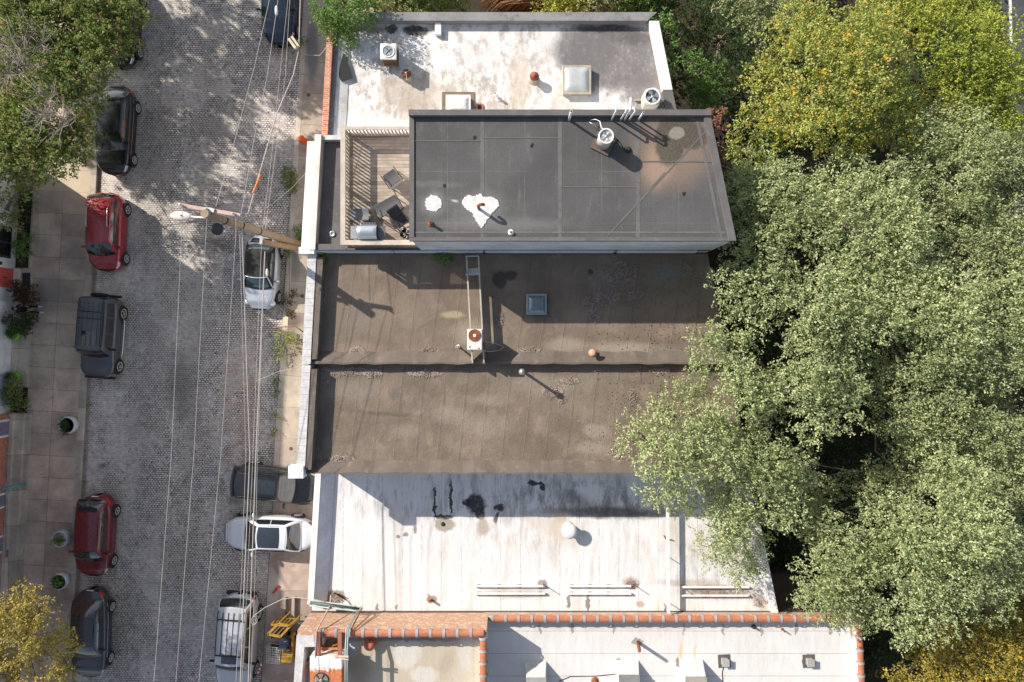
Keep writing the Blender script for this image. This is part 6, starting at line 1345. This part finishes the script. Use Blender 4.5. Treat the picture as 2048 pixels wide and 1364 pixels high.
mb = MB(); mb.box(b + Vector((.34, -.25, .3)), (.08, .3, .3)); mb.build("service_valve", m_rust, t)
t2 = thing("steel_rails", "pair of long steel support rails beneath the rusty-fanned air conditioner", "support rails", P(951, 620, 8.5))
for (xa, ya, xb_, yb) in ((933, 512, 945, 725), (957, 512, 968, 725)):
    mb = MB(); mb.bar(P(xa, ya, 9.0), P(xb_, yb, 9.0), .06, .26); mb.build("rail", M("angle_steel_beige", (.5, .44, .36), .6, .3), t2)
mb = MB(); mb.bar(P(931, 549, 9.15), P(961, 547, 9.15), .05, .05); mb.bar(P(933, 513, 9.14), P(957, 512, 9.14), .05, .05); mb.build("cross_tie", m_metal, t2)
for q in (P(934, 518, 8.5), P(958, 518, 8.5), P(944, 718, 8.5), P(968, 718, 8.5)): mb = MB(); mb.box(q + Vector((0, 0, .19)), (.06, .06, .38)); mb.build("leg", m_metal, t2)
mb = MB(); mb.bar(P(935, 545, 8.9), P(957, 543, 8.9), .3, .02); mb.build("tray", m_metal, t2)
for i, (ya, yb) in enumerate(((684, 696), (702, 698))):
    wire("", [(968, ya, 8.9), (985, ya + 1, 8.75), (1000, (ya + yb) / 2, 8.56), (1008, 694, 8.54)], .016, m_metal, name="refrigerant_line", parent=t2)
# ---------------------------------------------------------------- conduits and orange unit over the brick wall
b = P(652, 1352, 7.2); t = thing("air_conditioner", "large orange and white peeling air conditioner at the bottom edge", "air conditioner", b)
g = G("peeling_orange_paint"); x, y, z = g.xyz(); nz = g.noise(9, 5, .7)
pk = g.m('GREATER_THAN', g.m('ADD', g.m('MULTIPLY', g.m('ADD', y, 13.87), 1.3), g.m('MULTIPLY', g.m('SUBTRACT', nz, .5), 1.4)), 0)
m_peel = g.out(g.mix(pk, vary(g, (.5, .17, .07), .2, 8), (.75, .73, .7)), .6, bump=nz, bs=.2)
c0 = P(652, 1343, 8.15); mb = MB(); mb.box(c0 - Vector((0, 0, .45)), (1.35, 1.3, .95)); cs = mb.build("casing", m_peel, t, bevel=.02)
f = P(643, 1360, 8.18); mb = MB(); mb.lathe(f - Vector((0, 0, .0)), [(.33, 0), (.33, .006)], 30); mb.build("fan_well", M("dark_well", (.05, .055, .06)), cs); fan_blades(cs, f + Vector((0, 0, .04)), .31, M("tan_blade", (.35, .3, .24), .6, .3), 5)
fr = thing("support_stand", "brown steel frame of two beams carrying the orange air conditioner", "steel frame", P(657, 1290, 7))
for (x_, y0_, y1_) in ((637, 1264, 1318), (680, 1264, 1318)):
    mb = MB(); mb.bar(P(x_, y0_, 8.1), P(x_, y1_, 8.1), .17, .1); mb.build("beam", M("brown_primer", (.33, .13, .08), .7), fr)
for y_ in (1297, 1308): mb = MB(); mb.bar(P(641, y_, 7.9), P(676, y_, 7.9), .09, .05); mb.build("cross_beam", M("orange_primer", (.5, .2, .09), .7), fr)
for (x_, y_) in ((646, 1293), (672, 1293), (646, 1312)): mb = MB(); mb.box(P(x_, y_, 7.35), (.22, .26, .7)); mb.build("foot", M("orange_primer"  , (.5, .2, .09)), fr)
pg = "pipes over the brick party wall"
m_pip = M("pale_green_pipe", (.35, .42, .39), .5); 
for i, (pts, lab, mt, r_) in enumerate((([(620, 1205, 6.6), (719, 1217, 6.6)], "thick dark green pipe lying along the brick wall foot", M("dark_green_pipe", (.1, .13, .12), .5), .07), ([(619, 1211, 6.62), (715, 1222, 6.62), (693, 1258, 8.1), (691, 1300, 8.3), (691, 1375, 8.3)], "outer pale green pipe climbing the brick wall", m_pip, .035),
        ([(619, 1200, 6.66), (722, 1214, 6.66), (697, 1256, 8.1), (695, 1300, 8.3), (695, 1375, 8.3)], "inner pale green pipe climbing the brick wall", m_pip, .03), ([(662, 1190, 6.3), (660, 1212, 6.6), (633, 1262, 8.15), (631, 1315, 8.15)], "pinkish conduit climbing the brick wall left of the steel frame", M("pink_brown_conduit", (.5, .34, .3), .6), .035),
        ([(724, 1216, 6.5), (703, 1258, 8.05)], "rust brown pipe right of the green pipes on the brick wall", m_rust, .03))):
    mb = MB(); mb.tube([P(*q) for q in pts], r_, 8); tag(mb.build("pipe", mt), lab, "pipe", pg)
mb = MB(); mb.bar(P(668, 1312, 8.4), P(697, 1313, 8.4), .07, .05); mb.bar(P(668, 1315, 8.4), P(697, 1319, 8.4), .05, .05); tag(mb.build("pipe_bracket", M("cream_strut", (.6, .5, .38), .6)), "cream strut bracket where the green pipes pass the orange unit", "bracket")

# ---------------------------------------------------------------- deck furniture
zd_ = 9.503
m_wick = M("charcoal_sling_fabric", (.1, .1, .1), .8); m_fr = M("dark_furniture_frame", (.05, .045, .045), .5)
def seat(label, px, py, w_, d_, ang, name="patio_chair", cat="chair", back=True, mat=m_wick, hs=.42):
    b = P(px, py, zd_ + .4); t = thing(name, label, cat, (b.x, b.y, zd_), math.radians(ang)); 
    mb = MB(); mb.grid(lambda u, v: (lerp(-w_ / 2, w_ / 2, u), lerp(-d_ / 2, d_ / 2, v), hs - .04 * math.sin(math.pi * v)), 4, 6); mb.box((0, d_ / 2, hs - .03), (w_, .04, .05)); mb.box((0, -d_ / 2, hs - .03), (w_, .04, .05)); mb.build("seat", mat, t, local=True)
    if back:
        mb = MB(); mb.grid(lambda u, v: (lerp(-w_ / 2, w_ / 2, u), d_ / 2 + .02 + .22 * v, hs + .42 * v), 4, 4); mb.box((0, d_ / 2 + .25, hs + .42), (w_, .05, .04)); mb.build("backrest", mat, t, local=True)
    for sg in (1, -1):
        if back or name == 'patio_bench': mb = MB(); mb.tube([(sg * (w_ / 2 + .04), -d_ / 2, .0), (sg * (w_ / 2 + .04), -d_ / 2 - .02, hs + .2), (sg * (w_ / 2 + .04), d_ / 2 + .12, hs + .24)], .022, 6); mb.build("armrest", m_fr, t, local=True)
        for yy in (-1, 1): mb = MB(); mb.box((sg * (w_ / 2 - .03), yy * (d_ / 2 - .03), hs / 2 - .02), (.04, .04, hs - .04)); mb.build("leg", m_fr, t, local=True)
    return t
seat("single grey sling chair alone in the middle of the deck", 784, 356, .55, .5, 215)
seat("wide grey sling bench chair below the single chair", 775, 413, .98, .52, 28, "patio_bench", "bench", False)
seat("dark cushioned chair beside the wide bench and penthouse wall", 801, 440, .5, .45, 35, mat=M("black_cushion", (.02, .022, .03), .85))
t = seat("low grey side table in the slatted shadow of the railing", 717, 429, .8, .42, 0, "side_table", "table", False, M("grey_table_top", (.18, .185, .19), .6))
b = P(735, 464, zd_ + .9); t = thing("gas_grill", "stainless lidded gas grill with side shelves in the deck corner", "grill", (b.x, b.y, zd_))
mb = MB(); mb.box(b + Vector((0, 0, -.5)), (.74, .5, .8)); mb.build("cabinet", m_blk, t)
mb = MB()
def lid(u, v): x_ = (u - .5) * .74; a = math.pi * v; return b + Vector((x_, -.28 * math.cos(a), -.08 + .26 * math.sin(a) ** .8 * (1 if .02 < u < .98 else .9)))
mb.grid(lid, 10, 14); mb.build("lid", M("stainless_steel", (.72, .73, .74), .28, .85, var=.08), t)
for i, dx in enumerate((-.53, .53)): mb = MB(); mb.box(b + Vector((dx, 0, -.1)), (.3, .5, .04)); mb.build("side_shelf", M("grey_shelf", (.3, .3, .3), .5) if i == 0 else M("dark_shelf", (.1, .11, .12), .5), t, bevel=.01)
mb = MB(); mb.box(b + Vector((0, .33, -.12)), (.6, .12, .06)); pn = mb.build("control_panel", m_chrome, t, bevel=.02)
for k in range(5): mb = MB(); mb.lathe(b + Vector((-.22 + .11 * k, .36, -.09)), [(.025, 0), (.022, .03)], 10); mb.build("knob", m_blk, pn)
for dx in (-.3, .3):
    for dy in (-.2, .2): mb = MB(); mb.lathe(b + Vector((dx, dy, -.85)), [(.05, -.02), (.05, .02)], 12, axis='X'); mb.build("castor", m_dark, t)
rr = random.Random(3); b = P(811, 468, zd_ + .2); mb = MB()
def bag(u, v): a = 2 * math.pi * u; r_ = .2 * math.sin(math.pi * min(1, v * .55 + .12)) * (1 + .22 * math.sin(5 * a + 3 * v) * math.sin(4 * v + a)); return b + Vector((r_ * math.cos(a), r_ * math.sin(a), -.2 + .42 * v + .03 * math.sin(7 * a)))
mb.grid(bag, 26, 12); tag(mb.build("rubbish_bag", M("black_plastic_bag", (.03, .03, .03), .3, spec=.6)), "crumpled black plastic bag in the deck corner right of the grill", "bag")
mb = MB()
for k in range(24): o = b + Vector((rr.uniform(-.2, .2), rr.uniform(-.18, .18), .1 + rr.uniform(0, .14))); d = Vector((rr.uniform(-1, 1), rr.uniform(-1, 1), .3)) * .1; mb.bar(o, o + d, .03, .006)
tag(mb.build("charcoal_scraps", M("grey_scraps", (.4, .38, .33), .8)), "pale paper scraps poking from the black bag on the deck", "scraps", kind="stuff")
mb = MB(); b = P(668, 468, 8.8)

# ---------------------------------------------------------------- yellow forklift
m_yel = M("yellow_machine_paint", (.4, .23, .035), .45, dirt=(.2, .12, .04), sc_=5, dirt_amt=.7)
t = thing("forklift", "small yellow forklift with forks pointing up the driveway beside the brick wall", "forklift", P(572, 1290, .1))
for (x_, ) in ((574,), (592,)): mb = MB(); mb.bar(P(x_, 1194, .2), P(x_ - 1, 1240, .2), .12, .05); mb.build("fork", M("dark_fork_steel", (.06, .055, .05), .6, .5), t)
mb = MB(); A0, A1, B0, B1 = P(554, 1236, .4), P(598, 1238, .4), P(543, 1249, 1.5), P(583, 1252, 1.5)
mb.bar(A0, A1, .06, .06); mb.bar(B0, B1, .08, .08); mb.bar(A0, B0, .07, .06); mb.bar(A1, B1, .07, .06)
for k in range(1, 6): mb.bar(A0.lerp(A1, k / 6), B0.lerp(B1, k / 6), .05, .04)
mb.build("load_backrest", m_yel, t)
mb = MB()
for x_ in (566, 588): q = P(x_, 1246, .1); mb.box(q + Vector((0, 0, 1.0)), (.1, .14, 1.9))
mb.build("mast", M("black_mast", (.05, .05, .05), .5), t)
mb = MB(); zt_ = 2.1; pp = [P(536, 1268, zt_), P(561, 1273, zt_), P(580, 1252, zt_), P(557, 1247, zt_)]
for i in range(4): mb.bar(pp[i], pp[(i + 1) % 4], .11, .07)
for k in (1, 2): mb.bar(pp[0].lerp(pp[1], k / 3), pp[3].lerp(pp[2], k / 3), .03, .03)
for p_ in pp: mb.bar(p_, Vector((p_.x + .12, p_.y, .6)), .06, .06)
mb.build("overhead_guard", m_yel, t)
mb = MB(); c_ = P(578, 1292, .6); mb.box(c_, (.62, 1.25, .55)); mb.box(c_ + Vector((.05, -.5, .35)), (.6, .35, .3)); mb.box(c_ + Vector((.3, .1, .35)), (.08, 1.2, .12)); mb.build("chassis", m_yel, t, bevel=.06)
mb = MB(); c2 = P(569, 1281, 1.05); mb.box(c2, (.5, .45, .12)); mb.box(c2 + Vector((0, -.25, .22)), (.48, .1, .4)); mb.build("seat", M("blue_black_vinyl", (.02, .03, .06), .5), t, bevel=.04)
mb = MB(); c3 = P(576, 1266, 1.1); mb.lathe(c3, [(.15, 0), (.17, .02), (.15, .04), (.13, .02), (.15, 0)], 20); mb.build("steering_wheel", m_blk, t)
mb = MB()
for k in range(7): mb.bar(c_ + Vector((-.25 + .02 * k, -.2 + .06 * k, .3)), c_ + Vector((.25, -.25 + .08 * k, .33 + .03 * (k % 3))), .03, .03)
mb.tube([c_ + Vector((-.1, .3, .3)), c_ + Vector((0, .2, .5)), c_ + Vector((.2, .35, .4)), c_ + Vector((.25, .6, .3))], .03, 6); mb.box(c_ + Vector((-.1, .45, .32)), (.3, .2, .1)); mb.build("engine_parts", M("oily_black_parts", (.05, .05, .055), .5, .4), t)
for k in range(3): mb = MB(); mb.tube([c_ + Vector((-.05 + .06 * k, .42, .35)), c_ + Vector((-.07 + .06 * k, .5, .6))], .012, 5); mb.build("lever", m_metal, t)
for (dx, dy) in ((-.42, .5), (.42, .5), (-.4, -.55), (.4, -.55)): mb = MB(); mb.lathe(Vector((c_.x + dx, c_.y + dy, .35)), [(.1, -.1), (.24, -.09), (.25, 0), (.24, .09), (.1, .1)], 20, axis='X'); mb.build("wheel", m_tyre, t)
t = thing("wire_basket", "white wire grid basket beside the forklift's left side", "basket", P(548, 1310, .1))
mb = MB(); a_, b_, c_, d_ = P(533, 1293, .9), P(561, 1296, .9), P(559, 1328, .9), P(533, 1325, .9)
for k in range(8):
    mb.bar(a_.lerp(b_, k / 7), d_.lerp(c_, k / 7), .02, .02); mb.bar(a_.lerp(d_, k / 7), b_.lerp(c_, k / 7), .02, .02)
for (p_, q_) in ((a_, b_), (b_, c_), (c_, d_), (d_, a_)):
    for z_ in (.1, .5): mb.bar((p_.x, p_.y, z_), (q_.x, q_.y, z_), .02, .02)
    mb.bar(p_, (p_.x, p_.y, .1), .025, .025)
mb.build("grid", M("white_wire", (.6, .57, .53), .5), t)
mb = MB(); mb.box((a_ + c_) / 2 - Vector((0, 0, .6)), (.6, .7, .04)); mb.build("basket_floor", m_dark, t)
q = P(523, 1332, .1); t = thing("hazard_bar", "red and white striped bar standing in the gutter by the silver utility", "marker bar", q); mb = MB()
for k in range(6): mb.bar(q + Vector((-.05 + .04 * k, .1 * k - .25, .5)), q + Vector((-.01 + .04 * k, .1 * k - .15, .5)), .1, .03, m=k % 2)
mb.build("striped_panel", [M("marker_red", (.6, .06, .08)), m_white], t); mb = MB(); mb.bar(q, q + Vector((0, 0, .48)), .03, .03); mb.build("stem", m_dark, t)

# ---------------------------------------------------------------- seated person
hb = P(50, 619, .45); hx, hy = hb.x, hb.y
t = thing("person", "person in dark clothes and white shoes sitting on the ledge between two bushes", "person", (hx, hy, .14))
J = {'pel': (0, 0, .5), 'wai': (-.03, 0, .68), 'che': (-.04, .0, .9), 'nek': (-.03, 0, 1.08), 'hea': (.0, 0, 1.2), 'top': (.01, 0, 1.3)}
V = [(0, 0, .5), (-.03, 0, .66), (-.05, 0, .86), (-.03, 0, 1.03), (0, 0, 1.13), (.02, 0, 1.24),
     (-.04, .17, .96), (.0, .24, .76), (.2, .17, .64), (.29, .12, .62), (-.04, -.17, .96), (.0, -.25, .76), (.2, -.18, .64), (.29, -.1, .62),
     (.05, .1, .48), (.42, .16, .53), (.52, .17, .2), (.56, .17, .08), (.05, -.1, .48), (.42, -.14, .53), (.6, -.15, .2), (.64, -.15, .08)]
Ed = [(0, 1), (1, 2), (2, 3), (3, 4), (4, 5), (3, 6), (6, 7), (7, 8), (8, 9), (3, 10), (10, 11), (11, 12), (12, 13), (0, 14), (14, 15), (15, 16), (16, 17), (0, 18), (18, 19), (19, 20), (20, 21)]
Rr = [(.16, .12), (.15, .1), (.18, .11), .1, .055, .1, .06, .05, .035, .03, .06, .05, .035, .03, .09, .065, .045, .04, .09, .065, .045, .04]
bm_me = bpy.data.meshes.new("body"); import bmesh
bm = bmesh.new(); ly = bm.verts.layers.skin.verify(); bv = [bm.verts.new(v) for v in V]
for v, r in zip(bv, Rr): v[ly].radius = r if isinstance(r, tuple) else (r, r)
bv[0][ly].use_root = True
for a, b_ in Ed: bm.edges.new((bv[a], bv[b_]))
bm.to_mesh(bm_me); bm.free(); skin_m = M("skin", (.5, .3, .2), .6, var=.1); cloth_m = M("black_cloth", (.025, .027, .035), .9); bm_me.materials.append(cloth_m)
bo = bpy.data.objects.new("body", bm_me); C.objects.link(bo); bo.parent = t; bo.location = (0, 0, -.14)
md = bo.modifiers.new("skin", 'SKIN'); md.use_smooth_shade = True; md = bo.modifiers.new("sub", 'SUBSURF'); md.levels = 2; md.render_levels = 2
mb = MB()
for sg in (1, -1):
    e = Vector((hx, hy + .24 * sg, .76)); w_ = Vector((hx + .2, hy + .175 * sg, .64)); h_ = Vector((hx + .29, hy + .11 * sg, .615))
    mb.tube([e, w_, h_], [.058, .042, .044], 12)
    for k, dy in enumerate((-.03, -.01, .01, .03)): mb.tube([h_ + Vector((0, dy, .01)), h_ + Vector((.045, dy, .01)), h_ + Vector((.075 + .008 * (k in (1, 2)), dy, -.015))], [.012, .011, .008], 6)
    mb.tube([h_ + Vector((-.02, -.03 * sg, .01)), h_ + Vector((.02, -.06 * sg, .02)), h_ + Vector((.05, -.065 * sg, .01))], [.013, .012, .009], 6)
mb.build("forearms", skin_m, t)
hc = Vector((hx + .02, hy, 1.26)); mb = MB(); mb.lathe(hc, [(.02, -.125), (.06, -.11), (.078, -.04), (.085, .03), (.075, .09), (.04, .12), (.01, .128)], 20); mb.tube([hc + Vector((.078, 0, -.0)), hc + Vector((.1, 0, -.025))], [.012, .014], 6)
for sg in (1, -1): mb.box(hc + Vector((.0, .085 * sg, -.01)), (.04, .015, .05))
mb.build("head", skin_m, t)
mb = MB()
for sg in (1, -1): mb.box(hc + Vector((.078, .03 * sg, .012)), (.008, .022, .01))
mb.box(hc + Vector((.075, 0, -.06)), (.008, .04, .008)); mb.build("eyes_and_mouth", m_blk, t)
mb = MB(); mb.lathe(hc + Vector((-.015, 0, .02)), [(.088, -.06), (.096, 0), (.09, .07), (.055, .115), (.01, .13)], 18); mb.build("hair", M("dark_hair", (.02, .015, .012), .6), t)
for (dx, dy) in ((.62, .17), (.7, -.15)):
    mb = MB(); c_ = Vector((hx + dx, hy + dy, .19))
    def shoe(u, v): a = 2 * math.pi * v; w_ = .052 * math.sin(math.pi * (u * .9 + .05)) ** .5; return c_ + Vector(((u - .5) * .29, w_ * math.cos(a), (.05 - .02 * u) * math.sin(a)))
    mb.grid(shoe, 10, 12); mb.build("shoe", M("white_shoe", (.8, .8, .82), .5, var=.05), t)
